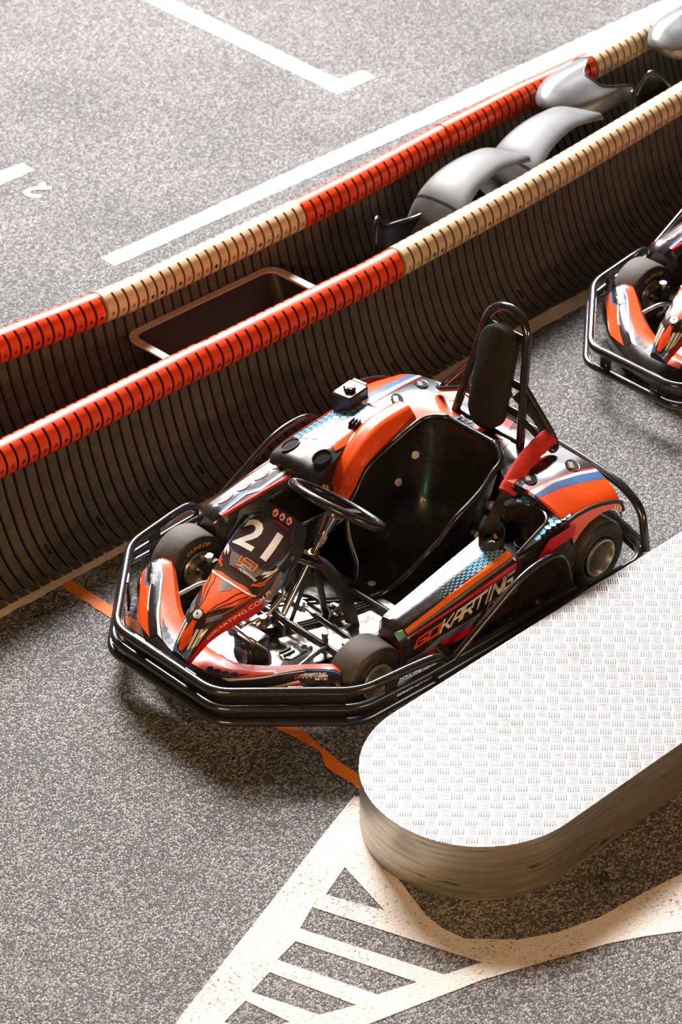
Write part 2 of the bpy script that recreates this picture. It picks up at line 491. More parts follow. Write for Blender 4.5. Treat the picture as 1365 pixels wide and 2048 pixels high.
def ringpoly(cx, cy, r0, r1, n=20, ax=1., ay=1.):
    out = []
    for k in range(n):
        a, b = 2*PI*k/n, 2*PI*(k+1)/n
        out.append([(cx+ax*r*math.cos(q), cy+ay*r*math.sin(q)) for r, q in ((r0, a), (r1, a), (r1, b), (r0, b))])
    return out
def disc(cx, cy, r, n=16, ax=1., ay=1.): return [(cx+ax*r*math.cos(2*PI*k/n), cy+ay*r*math.sin(2*PI*k/n)) for k in range(n)]
def place(polys, f):
    out = []
    for P in polys:
        if isinstance(P, tuple): out.append(([f(p) for p in P[0]], P[1]))
        else: out.append([f(p) for p in P])
    return out
# ------------------------------------------------------------------ the kart (x forward, y to its left, z up, origin under the rear axle)
KL = 'black and red go-kart numbered 21 parked between the rubber barrier and the metal platform'
kart = tag(empty('go_kart'), KL, 'go-kart', 'rental go-karts in the pit lane')

def both(p): return [(x, -y, z) for x, y, z in p]

def bumper_bars(root, A, B, zs, wide):
    for k, z in enumerate(zs):
        o = .012*k
        h = [(A[0]+o*.5, 0, z), (A[0]+o*.5, A[1]+o, z), (B[0]+o*.6, B[1]+o, z)]
        if k == 0:
            h += [(.98, B[1]+.035, z), (.90, B[1]+.045, z-.006), (.85, B[1]+.035, zs[1]+.012)]
        else:
            h += [(.95, wide, z-.004*k), (.60, wide+.008, z-.012*k), (.20, wide+.012, z-.014*k)]
        path = fillet(list(reversed(both(h)))[:-1]+h[1:], .055 if k else .06, 6)
        m = MB(); m.tube(path, .0165 if k == 0 else .0155, 12)
        m.build('bumper_bar', 'tube', root)
    for (x, y, rz) in ((A[0]-.012, .12, 0), (A[0]-.012, -.14, 0), ((A[0]+B[0])/2-.03, (A[1]+B[1])/2+.01, 45), ((A[0]+B[0])/2-.03, -(A[1]+B[1])/2-.01, -45), (B[0]-.13, -B[1]-.018, 90), (B[0]-.13, B[1]+.018, 90)):
        m = MB(); R = Matrix.Rotation(rad(rz), 3, 'Z')
        zc = (zs[0]+zs[-1])/2
        m.box((x, y, zc), (.008, .05, zs[0]-zs[-1]+.02), R)
        for dz in (-.028, -.012):
            m.cyl(Vector((x, y+.012, zc+dz))+R @ Vector((.0, 0, 0)), Vector((x, y+.012, zc+dz))+R @ Vector((.012, 0, 0)), .005, 8, 1)
        m.build('bumper_bracket', ['blk', 'steel'], root)
bumper_bars(kart, (1.572, .25), (1.222, .583), (.215, .155, .108), .618)

sk = fillet([(1.46, -.345, 0), (1.552, -.245, 0), (1.552, .245, 0), (1.25, .545, 0)], .05, 5)
m = MB()
secs = []
for p in sk:
    d = Vector((p.x-.9, p.y*1.4, 0)).normalized()
    secs.append([p+Vector((0, 0, .200)), p+Vector((0, 0, .062)), p-d*.006+Vector((0, 0, .062)), p-d*.006+Vector((0, 0, .200))])
m.loft(secs); m.build('bumper_skirt', 'blk', kart)
# side hoops, side bumpers and rear bumper
for s in (1, -1):
    f = lambda p: [(x, y*s, z) for x, y, z in p]
    m = MB(); m.tube(fillet(f([(.84, .622, .135), (.46, .622, .335), (.27, .622, .335), (.20, .625, .10)]), .11, 8), .0135, 12)
    m.build('side_hoop', 'tube', kart)
    m = MB(); m.tube(fillet(f([(.90, .625, .115), (.3, .635, .105), (-.12, .655, .11), (-.17, .62, .13), (-.205, .45, .17)]), .06, 6), .017, 12)
    m.build('side_bumper', 'tube', kart)
    for x, z in ((.80, .15), (.32, .12)):
        m = MB(); m.cyl((x, .5*s, z), (x, .625*s, z-.02), .022, 16); m.build('side_bumper_mount', 'blk', kart)
m = MB()
pr = [(-.16, .655, .13), (-.19, .60, .27), (-.20, .50, .318), (-.215, .36, .325), (-.225, .2, .33), (-.23, 0, .335)]
pl = [(-.185, .60, .14), (-.19, .44, .185), (-.2, 0, .185)]
m.tube(fillet(pr+[(x, -y, z) for x, y, z in reversed(pr[:-1])], .07, 6), .0165, 12)
m.build('rear_bumper', 'tube', kart)
m = MB(); m.tube(fillet(pl+[(x, -y, z) for x, y, z in reversed(pl[:-1])], .05, 5), .016, 12)
m.tube(fillet([(x, y, z-.045) for x, y, z in pl]+[(x, -y, z-.045) for x, y, z in reversed(pl[:-1])], .05, 5), .016, 12)
m.build('rear_crossbar', 'tube', kart)

# chassis, tray
m = MB()
for s in (1, -1):
    m.tube(fillet([(-.12, .30*s, .06), (.35, .30*s, .06), (.72, .275*s, .06), (1.0, .27*s, .06), (1.18, .22*s, .06), (1.36, .2*s, .06)], .06), .016, 10)
    m.tube(fillet([(.72, .29*s, .07), (.98, .285*s, .075), (1.06, .34*s, .12)], .05), .014, 10)
for x in (-.05, .25, .70, 1.36): m.tube([(x, -.3 if x < .6 else -.21, .06), (x, .3 if x < .6 else .21, .06)], .014, 10)
m.tube([(1.05, -.34, .12), (1.05, .34, .12)], .014, 10)
m.build('chassis_frame', 'tube', kart)
m = MB()
tp = [(.64, -.27), (.98, -.265), (1.18, -.215), (1.35, -.19), (1.35, .19), (1.18, .215), (.98, .265), (.64, .27)]
m.prism(tp, 'z', .040, .046, 0, lambda p, h: (p[0], p[1], h))
m.build('floor_tray', 'tray', kart)
m = MB(); m.prism([(-.12, -.34), (.66, -.36), (.66, .36), (-.12, .34)], 'z', .030, .036, 0, lambda p, h: (p[0], p[1], h))
m.build('dark_undersheet', 'blkm', kart)  # black sheet added for the darkness under and behind the seat
# cables clipped along the tray
m = MB()
for k in range(3):
    y = .045+.014*k
    m.tube(crom([(.70, y+.05, .055), (.86, y+.01, .055), (1.02, y-.05, .056), (1.10, y-.085, .062)], 6), .0045, 8)
m.tube(crom([(.66, .10, .055), (.80, -.02, .055), (1.0, -.16, .056), (1.2, -.17, .06)], 6), .005, 8)
m.build('control_cable', 'blkm', kart)
for x, y, a in ((.80, .055, 10), (.985, .02, -20)):
    m = MB(); R = Matrix.Rotation(rad(a), 3, 'Z')
    m.box((x, y, .062), (.014, .06, .004), R)
    for s in (1, -1):
        q = Vector((x, y, .06))+R @ Vector((0, .033*s, 0)); m.box((q.x, q.y, .050), (.016, .018, .008), R); m.lathe([(0, .0), (0, .006), (.008, .006), (.008, 0)], (q.x, q.y, .052), 'z', 6)
    m.build('cable_clip', 'chrome', kart)

# ------------------------------------------------------------------ wheels
def tyre(name, c, w, R, r, inner_text=False):
    hw = w/2
    pr = [(-hw*.78, r), (-hw*.92, r+.008), (-hw, r+.02), (-hw, R-.030), (-hw*.965, R-.016), (-hw*.86, R-.005), (-hw*.74, R), (0, R+.0015), (hw*.74, R), (hw*.86, R-.005), (hw*.965, R-.016), (hw, R-.030), (hw, r+.02), (hw*.92, r+.008), (hw*.78, r)]
    mi = [1, 1, 1, 1, 1, 0, 0, 0, 0, 1, 1, 1, 1, 1]
    m = MB(); m.lathe(pr, c, 'y', 56, 0, False, mi)
    for s in (1, -1):      # ribs moulded round the sidewall
        for q in (R-.034, r+.026):
            m.lathe([(s*hw, q-.0015), (s*(hw+.0015), q), (s*hw, q+.0015)], c, 'y', 56, 1)
    if inner_text:
        v, f = text2d('DUNLOP', .022, .01, 0, 1.25)
        v2 = []
        for a, b in v:
            t = rad(90) + (a)/(r+.032); q = r+.033+b
            v2.append((c[0]+q*math.cos(t), c[1]+hw+.0016, c[2]+q*math.sin(t)))
        m.add(v2, f, 2)
    return m.build(name, ['tyre', 'side', 'yel'], kart)

def wheel(c, w, R, r, side, deep, front, txt=False):
    t = tyre('front_tyre' if front else 'rear_tyre', c, w, R, r, txt)
    s = side; o = w/2
    m = MB()
    m.lathe([(s*(o-.004), r+.004), (s*(o+.004), r+.002), (s*(o+.004), r-.004), (s*(o-.010), r-.008), (s*(o-.02), r-.010),
             (s*(o-deep), r-.014), (s*(o-deep-.006), r-.022), (s*(o-deep-.006), .028), (s*(o-deep+.012), .024), (s*(o-deep+.014), 0)], c, 'y', 48, 0)
    m.lathe([(-s*(o-.004), r+.004), (-s*(o+.003), r+.001), (-s*(o+.002), r-.005), (-s*(o-.02), r-.012), (-s*(o-.045), r-.016), (-s*(o-.048), .036), (-s*(o-.030), .030), (-s*(o-.012), .026), (-s*(o-.008), .012), (-s*(o-.008), 0)], c, 'y', 48, 0)
    for k in range(3):      # vent holes through the disc
        a = rad(40+120*k); p = Vector(c)+Vector((.044*math.cos(a), -s*(o-.0485), .044*math.sin(a)))
        m.lathe([(0, 0), (0, .011), (-s*.0015, .011), (-s*.0015, 0)], p, 'y', 12, 1)
    m.build('wheel_rim', ['rim' if s > 0 or front else 'steel', 'blkm'], t)
    m = MB(); y0 = c[1]-s*(o-.012)
    m.cyl((c[0], y0, c[2]), (c[0], y0-s*.05, c[2]), .013, 14)
    m.cyl((c[0], y0-s*.005, c[2]), (c[0], y0-s*.018, c[2]), .021, 6)
    m.build('hub_nut', 'steel', t)
    return t
wheel((1.07, .453, .131), .130, .131, .066, 1, .095, True)
wheel((1.07, -.453, .131), .130, .131, .066, -1, .055, True, True)
wheel((0, .478, .141), .198, .141, .071, 1, .15, False)
wheel((0, -.478, .141), .198, .141, .071, -1, .15, False)
m = MB(); m.cyl((0, -.40, .141), (0, .40, .141), .018, 16); m.build('rear_axle', 'steel', kart)

# stub axles, kingpins, tie rods
for s in (1, -1):
    m = MB()
    m.box((1.05, .35*s, .135), (.055, .03, .085)); m.cyl((1.055, .35*s, .07), (1.055, .35*s, .195), .011, 12, 1)
    m.cyl((1.055, .35*s, .19), (1.055, .35*s, .205), .017, 6, 1); m.cyl((1.07, .35*s, .131), (1.07, .40*s, .131), .012, 12, 1)
    m.box((1.0, .335*s, .135), (.07, .016, .014), None, 1)
    m.build('stub_axle', ['blk', 'steel'], kart)
    m = MB()
    a, b = Vector((.955, .035*s, .128)), Vector((.975, .325*s, .132))
    m.cyl(a.lerp(b, .18), a.lerp(b, .88), .0105, 14)
    m.cyl(a, a.lerp(b, .2), .0065, 10, 1); m.cyl(a.lerp(b, .14), a.lerp(b, .2), .011, 6, 1); m.cyl(a.lerp(b, .86), b, .0065, 10, 1); m.cyl(a.lerp(b, .88), a.lerp(b, .93), .011, 6, 1)
    m.lathe([(-.011, 0), (-.011, .010), (0, .014), (.011, .010), (.011, 0)], a, 'z', 12, 1); m.cyl(a+Vector((0, 0, -.02)), a+Vector((0, 0, .026)), .006, 6, 1)
    m.lathe([(-.011, 0), (-.011, .010), (0, .014), (.011, .010), (.011, 0)], b, 'z', 12, 1)
    m.build('tie_rod', ['tube', 'chrome'], kart)
    m = MB()
    m.tube(fillet([(1.37, .17*s, .14), (1.34, .255*s, .15), (1.27, .30*s, .155), (1.13, .285*s, .165), (1.05, .25*s, .12)], .05, 6), .009, 10)
    m.tube(fillet([(1.31, .275*s, .155), (1.26, .34*s, .13), (1.18, .335*s, .12)], .03, 5), .006, 8)
    m.build('fairing_stay', 'steel', kart)
m = MB()
m.box((.955, 0, .135), (.03, .07, .012)); m.box((.955, 0, .118), (.03, .07, .01))
m.build('steering_arm', 'steel', kart)

# ------------------------------------------------------------------ steering
B0, T0 = Vector((1.03, 0, .10)), Vector((.775, 0, .425))
ax = (T0-B0).normalized()
m = MB(); m.cyl(B0, T0, .0105, 14); m.cyl(B0+ax*.285, B0+ax*.345, .017, 14, 1); m.cyl(B0+ax*.30, B0+ax*.33, .021, 6, 1)
m.cyl(B0+ax*.345, B0+ax*.40, .02, 14, 0, .03)
m.build('steering_column', ['chrome', 'steel'], kart)
W0 = Vector((.757, 0, .452)); axw = Vector((-.60, 0, .80)).normalized(); side = Vector((0, 1, 0)); fw = side.cross(axw).normalized()
m = MB()
m.tube([W0+side*(.185*math.cos(2*PI*k/48))+fw*(.150*math.sin(2*PI*k/48)) for k in range(48)], .0165, 12, 0, True)
m.build('steering_wheel', 'seat', kart)
wheel_ob = [o for o in kart.children if o.name.startswith('steering_wheel')][0]
for a in (20, 160, 270):
    m = MB(); d = side*math.cos(rad(a))+fw*math.sin(rad(a)); n = d.cross(axw)
    p, q = W0-axw*.022, W0+side*(.175*math.cos(rad(a)))+fw*(.14*math.sin(rad(a)))
    m.loft([[p+n*.022+axw*.003, p-n*.022+axw*.003, p-n*.022-axw*.003, p+n*.022-axw*.003], [q+n*.014+axw*.003, q-n*.014+axw*.003, q-n*.014-axw*.003, q+n*.014-axw*.003]])
    m.build('spoke', 'blk', wheel_ob)
m = MB()   # black support arch that carries the column, with two legs
C = Vector((.885, 0, .285))
path = fillet([(.905, -.085, .235), (.89, -.07, .285), (.88, .045, .290), (.87, .10, .255), (.845, .135, .16), (.83, .15, .055)], .04, 6)
for i, p in enumerate(path): pass
secs = []
for i in range(len(path)):
    d = (path[min(i+1, len(path)-1)]-path[max(i-1, 0)]).normalized(); u = Vector((1, 0, .5)).normalized(); w = d.cross(u).normalized()
    secs.append([path[i]+u*.026+w*.012, path[i]-u*.026+w*.012, path[i]-u*.026-w*.012, path[i]+u*.026-w*.012])
m.loft(secs); m.build('steering_support', 'blk', kart)
m = MB()
for y0, y1 in ((.03, .045), (-.05, -.13)):
    m.tube([(.89, y0, .28), (.86 if y0 > 0 else .95, y1, .05)], .0125, 12)
m.tube([(1.03, -.02, .05), (.90, -.03, .27)], .008, 10); m.tube([(1.03, .025, .05), (.90, .015, .27)], .008, 10)
m.build('steering_strut', 'tube', kart)
m = MB(); m.lathe([(0, 0), (0, .020), (.008, .020), (.008, .012), (.014, .012)], (.872, 0, .302), 'z', 16); m.build('column_bearing', 'brass', kart)
m = MB(); m.tube(crom([(.845, -.09, .06), (.84, -.03, .075), (.845, .03, .07), (.86, .07, .06), (.9, .085, .05)], 6), .009, 10)
m.tube(crom([(.86, .07, .06), (.83, .085, .09), (.80, .09, .12)], 6), .007, 10); m.build('gear_linkage', 'blk', kart)
m = MB()
for k in range(7): m.lathe([(0, 0), (0, .008), (.012, .008), (.012, .004), (.02, .004)], (.835+random.uniform(-.03, .03), .105+random.uniform(-.03, .03), .06+random.uniform(0, .05)), random.choice('yz'), 8, random.choice((0, 1)))
m.build('linkage_fasteners', ['brass', 'steel'], kart)

# ------------------------------------------------------------------ pedals and brake
def pedal(x, y, rz):
    R = Matrix.Rotation(rad(rz), 3, 'Z'); m = MB()
    m.rbox((x, y, .070), (.125, .062, .016), .02, R)
    for dx in (-.035, .035):
        p = Vector((x, y, .079))+R @ Vector((dx, .004, 0)); m.lathe([(0, 0), (0, .012), (-.001, .012), (-.004, .009)], p, 'z', 12, 1)
    for dy in (-.02, .0):
        p = Vector((x, y, .082))+R @ Vector((.03, dy, 0)); m.rbox((p.x, p.y, .081), (.05, .010, .006), .004, R, 1)
    m.build('pedal_base', ['chrome', 'blkm'], kart)
pedal(1.10, .145, -5); pedal(1.10, -.135, 6)
m = MB()
for k in range(6): m.lathe([(0, .008), (.004, .013), (.008, .008)], (1.036, .225, .075+.011*k), 'z', 14, 0 if k % 2 else 1)
m.cyl((1.036, .225, .05), (1.036, .225, .16), .007, 10, 1); m.cyl((1.036, .225, .145), (1.036, .225, .165), .012, 6, 1)
m.build('throttle_spring', ['brass', 'chrome'], kart)
m = MB()   # black brake box with a round dish and a bent tube frame in front of it
m.rbox((1.205, .035, .095), (.09, .11, .10), .02)
m.lathe([(0, .0), (.012, .02), (.018, .035), (.012, .042), (0, .045)], (1.25, .045, .09), 'x', 24)
m.build('brake_box', 'blk', kart)
m = MB(); m.tube(fillet([(1.12, -.07, .15), (1.235, -.04, .165), (1.245, .085, .165), (1.20, .12, .11), (1.20, .12, .06)], .03, 6), .007, 10); m.build('brake_frame', 'steel', kart)
m = MB()
m.rbox((1.105, -.05, .085), (.13, .06, .03), .01, Matrix.Rotation(rad(12), 3, 'Z'), 0)
m.rbox((1.06, .015, .095), (.012, .085, .05), .004, Matrix.Rotation(rad(-14), 3, 'Z'), 2)
m.cyl((1.10, -.02, .09), (1.10, -.02, .135), .013, 14, 1); m.cyl((1.17, -.045, .115), (1.07, -.03, .12), .011, 12, 0); m.cyl((1.16, -.07, .10), (1.16, .0, .10), .008, 10, 0)
for k in range(9):
    p = Vector((1.06+random.uniform(0, .12), -.075+random.uniform(0, .09), .095+random.uniform(0, .035)))
    m.lathe([(-.006, 0), (-.006, .008), (.006, .008), (.006, 0)], p, random.choice('xyz'), 6, random.choice((0, 0, 1)))
m.build('brake_cylinder', ['steel', 'brass', 'steel'], kart)
m = MB()
m.tube(crom([(1.07, -.03, .12), (1.0, -.02, .19), (1.02, -.09, .24), (1.08, -.11, .25), (1.13, -.11, .22)], 8), .0085, 10)
m.build('brake_hose', 'steel', kart)

# ------------------------------------------------------------------ nose panel
NS = [(1.505, .195, .036, .03), (1.46, .256, .050, .045), (1.411, .304, .062, .06), (1.33, .345, .083, .075), (1.246, .380, .106, .085), (1.182, .428, .119, .09), (1.117, .475, .124, .085), (1.052, .522, .112, .08)]
rows = []
for x, z, w, d in NS:
    half = [(-w*1.02, -d), (-w*1.05, -d*.5), (-w*1.0, -.012), (-w*.93, -.002), (-w*.5, .007)]
    pr = half+[(0, .011)]+[(-a, b) for a, b in reversed(half)]
    rows.append([(x+(.0 if b > -.02 else -.012), a, z+b) for a, b in pr])
SN = surf(rows)
m = MB(); m.shell(SN, 28, 20, -.003, 0, 1)
m.add([Vector(p)+Vector((.0005, 0, 0)) for p in rows[0]], [tuple(range(11))], 1)
g = dict(gu=1/28, gv=.05)
P2 = lambda a, b: (.571+b/.247*.429, .5+a*2.6)         # metres across / along from the crease
D = lambda polys, mi, off=.0012: m.decal(SN, polys, mi, off=off, flip=-1, **g)
# orange centre with dark waves
D([[(.30, .47), (.30, .53), (.36, .60), (.45, .70), (.555, .775), (.565, .62), (.55, .5), (.565, .38), (.555, .225), (.45, .30), (.36, .40)]], 2)
for s in (1, -1):
    for k in range(3):
        o = .065+.055*k
        pts = [(.32+.03*k, .5+s*(.03+o*.45)), (.39, .5+s*(.035+o*.62)), (.44, .5+s*(.05+o*.85)), (.50, .5+s*(.055+o*1.0)), (.555, .5+s*(.08+o*1.2))]
        w = .0065
        D([[(u, v-w*s) for u, v in pts]+[(u, v+w*s) for u, v in reversed(pts)]], 0, .0018)
    # outer flames below the crease
    D([[(.34, .5+s*.17), (.42, .5+s*.23), (.5, .5+s*.26), (.55, .5+s*.285), (.55, .5+s*.262), (.46, .5+s*.225)]], 2)
    D([[(.30, .5+s*.10), (.38, .5+s*.19), (.36, .5+s*.24), (.27, .5+s*.13)]], 6, .0016)
    D([[(.33, .5+s*.165), (.365, .5+s*.2), (.35, .5+s*.225), (.315, .5+s*.18)]], 4, .002)
    # white bars and blue corner below the bolt
    for k in range(3):
        o = .085+.055*k
        D([[(.05+.03*k, .5+s*(o+.025)), (.20+.025*k, .5+s*(o-.005)), (.215+.025*k, .5+s*(o+.032)), (.075+.03*k, .5+s*(o+.062))]], 5)
    D([[(.005, .5+s*.06), (.08, .5+s*.13), (.06, .5+s*.28), (.005, .5+s*.27)]], 4)
D([[(.03, .46), (.03, .54), (.12, .60), (.2, .54), (.25, .53), (.25, .47), (.2, .46), (.12, .40)]], 2, .0016)
D([[(.455, .5), (.50, .44), (.545, .45), (.545, .55), (.50, .56)]], 6, .002)
# crease: pale curved lip
cr = [(.565-.04*(1-((k-10)/10)**2)-.0, .2+.03*k) for k in range(21)]
D([cr+[(u+.011, v) for u, v in reversed(cr)]], 5, .003)
# upper half: brown badge area, side flashes
D([[P2(-.035, .03), P2(.045, .03), P2(.065, .085), P2(-.055, .085)]], 6)
for s in (1, -1):
    for k in range(4):
        b0 = .03+.018*k
        D([[P2(s*(.055+.01*k), b0-.02), P2(s*.105, b0+.018), P2(s*.108, b0+.028), P2(s*(.055+.012*k), b0-.010)]], 2 if k < 2 else 5, .0016)
    D([[P2(s*.072, .075), P2(s*.108, .115), P2(s*.110, .16), P2(s*.085, .11)]], 5)
    D([[P2(s*.094, .125), P2(s*.108, .165), P2(s*.108, .20), P2(s*.098, .175)]], 5)
    D([[P2(s*.080, .10), P2(s*.117, .20), P2(s*.119, .225), P2(s*.088, .165)]], 5, .0018)
    D([[P2(s*.066, .055), P2(s*.112, .125), P2(s*.116, .17), P2(s*.074, .09)]], 5, .0018)
    D([[P2(s*.088, .115), P2(s*.118, .195), P2(s*.119, .202), P2(s*.086, .12)]], 0, .0022)
    D([[P2(s*.058, .06), P2(s*.09, .105), P2(s*.094, .122), P2(s*.06, .078)]], 5)
hx = hexes(lambda u, v: (lambda a, b: b > .12 and abs(a) < .117 and (b-.12)*1.0 > 0 and not (abs(a) < .02 and b < .2))((v-.5)/2.6, (u-.571)/.429*.247), .0125, (.576, .385), .86, .76, .985, .22, .78)
D(hx, 3)
oct_ = [(-.055, .236), (.062, .236), (.083, .205), (.080, .175), (.062, .086), (.042, .078), (-.004, .078), (-.051, .084), (-.074, .10), (-.074, .165)]
D([[P2(a*1.05, .158+(b-.158)*1.04) for a, b in oct_]], 4, .0016)
D([[P2(a, b) for a, b in oct_]], 7, .0022)
D([[P2(-.005, .238), P2(.066, .238), P2(.062, .2465), P2(.0, .2465)]], 8, .0024)
D(place([text2d('21', .142, .022, 0, 1.0)], lambda p: P2(p[0]*.97+.001, p[1]+.153)), 5, .003)
# badges: squared S between brackets, small club logo
st = []
for q in ([(-.026, .012), (-.026, -.012), (-.016, -.012)], [(-.008, .012+.0), (-.014, .012), (-.014, 0), (.012, 0), (.012, -.012), (-.012, -.012)], [(-.014, .012), (.014, .012)], [(.016, .012), (.024, .012), (.024, -.012)]):
    for a, b in zip(q, q[1:]):
        d = Vector((b[0]-a[0], b[1]-a[1])).normalized(); n = Vector((-d.y, d.x))*.002
        st.append([P2(p[0]+n.x*e+.010, p[1]+n.y*e+.068) for p, e in ((a, 1), (b, 1), (b, -1), (a, -1))])
D(st, 9, .0024)
D(place([text2d('RACING', .009, .01)], lambda p: P2(p[0]+.012, p[1]+.052)), 5, .0024)
t1, wd = strokes('KARTING', .008, .0075, .0018, .0018, .3)
D(place(t1, lambda p: P2(p[0]-.002, p[1]+.030)), 5, .0024)
t1, wd = strokes('GO', .008, .0075, .0018, .0018, .3)
D(place(t1, lambda p: P2(p[0]-.022, p[1]+.030)), 8, .0024)
D([[P2(-.02, .041), P2(-.005, .048), P2(.02, .041), P2(-.004, .0445)]], 5, .0024)
# red side bands with the address, grey-blue flash behind
for s in (1, -1):
    e = (lambda q: .9+q*.1) if s > 0 else (lambda q: .1-q*.1)
    D([[(.02, e(-.6)), (.30, e(-.75)), (.56, e(-.75)), (.62, e(.2)), (.60, e(.95)), (.02, e(.95))]], 8)
    D([[(.585, e(.95)), (.63, e(-.1)), (.78, e(-.8)), (.82, e(-.75)), (.68, e(.95))]], 6, .0016)
    D([[(.69, e(.95)), (.75, e(0)), (.83, e(-.6)), (.86, e(-.3)), (.76, e(.95))]], 4, .0016)
tv, tf = text2d('GOKARTING.COM.PL', .033, .014, 0, .78)
D([([(.44+x/.53, .89-y/.45) for x, y in tv], tf)], 5, .0026)
nose = m.build('nose_panel', ['plate', 'blk', 'orange', 'hex', 'blue', 'white', 'grey', 'plate', 'red', 'org2'], kart, 50, 'nonorm')
bz = Vector((1.411, 0, .316)); bn = Vector((.5, 0, .86)).normalized()
m = MB(); m.cyl(bz, bz+bn*.006, .0225, 24, 1); m.cyl(bz, bz+bn*.011, .0165, 24); m.cyl(bz, bz+bn*.0125, .010, 16); m.cyl(bz, bz+bn*.0135, .004, 6, 1)
m.build('nose_bolt', ['alu', 'plate'], nose)
# black hood that frames the top of the panel, with three prohibition signs
T = Vector((1.062, 0, .517)); da = Vector((-.80, 0, .60)).normalized(); n_ = Vector((.60, 0, .80)).normalized(); la = Vector((0, 1, 0))
pp = lambda a, b, h: T+la*a+da*b+n_*h
ol = [(-.130, -.12), (-.134, -.06), (-.132, -.018), (-.082, .056), (.082, .056), (.132, -.018), (.134, -.06), (.130, -.12)]
il = [(-.125, -.12), (-.127, -.06), (-.122, -.025), (-.070, .018), (.070, .018), (.122, -.025), (.127, -.06), (.125, -.12)]
m = MB()
secs = [[pp(o[0], o[1], -.055), pp(o[0], o[1], .030 if 2 <= k <= 5 else .004), pp(i[0], i[1], .012 if 2 <= k <= 5 else .004), pp(i[0], i[1], -.045)] for k, (o, i) in enumerate(zip(ol, il))]
m.loft(secs)
def HS(u, v): return pp(.03+u, .037+v, .0224+.474*v)     # the sloping top face of the hood
for k in (-1, 0, 1):
    c = .034*k
    m.decal(HS, [disc(c, 0, .0145, 20)], 1, 1, 1, .0008); m.decal(HS, ringpoly(c, 0, .0115, .0148), 2, 1, 1, .0014)
    m.decal(HS, [[(c-.009, .007), (c-.007, .009), (c+.009, -.007), (c+.007, -.009)]], 2, 1, 1, .0018)
    m.decal(HS, [disc(c-.003, -.003, .0045, 10), [(c-.002, 0), (c+.006, .006), (c+.007, .004), (c, -.003)]], 3, 1, 1, .0012)
m.build('panel_hood', ['blk', 'white', 'red', 'blkm'], nose, 30, 'nonorm')
m = MB()
for s in (1, -1): m.cyl((1.10, .122*s, .465), (1.10, .135*s, .465), .0085, 12); m.tube([(1.09, .125*s, .455), (.90, .05*s, .285)], .008, 8)
m.build('panel_stay', 'steel', nose)

# ------------------------------------------------------------------ front fairing (one moulding, two raised pods)
fs = [(0., (1.355, .148), (1.44, .158), (1.478, .150), (1.522, .11), (1.515, .06)),
      (.10, (1.345, .148), (1.435, .158), (1.472, .151), (1.520, .11), (1.512, .06)),
      (.215, (1.30, .170), (1.372, .178), (1.408, .170), (1.462, .115), (1.455, .06)),
      (.325, (1.225, .192), (1.275, .202), (1.312, .196), (1.372, .125), (1.365, .06)),
      (.40, (1.172, .205), (1.215, .214), (1.250, .206), (1.310, .13), (1.30, .06)),
      (.428, (1.158, .185), (1.192, .205), (1.222, .195), (1.262, .13), (1.255, .06))]
nrm = Vector((.72, .69, 0))
rows = []
def fr(y, p):
    # profile points step outwards along the diagonal of the pod
    out = [(p[0][0]-.0, y, .07), (p[0][0], y, p[0][1])]
    for (x, z) in p[1:]:
        t = (x-p[0][0]); k = min(1, y/.25)
        out.append((p[0][0]+t*(1-.30*k), y+t*.72*k, z))
    return out
R_ = [fr(y, p) for y, *p in fs]
full = [[(x, -y, z) for x, y, z in row] for row in reversed(R_[1:])]+R_
SF = surf(full)
m = MB(); m.shell(SF, 40, 12, -.004, 4, 1)
D = lambda polys, mi, off=.0012: m.decal(SF, polys, mi, .025, 1/12, off, -1)
V = lambda k: k/6.       # rows: 0 foot, 1 inner lip, 2 ridge, 3 outer ridge, 4 nose, 5 bottom
nv = 5.
def vv(k): return k/nv
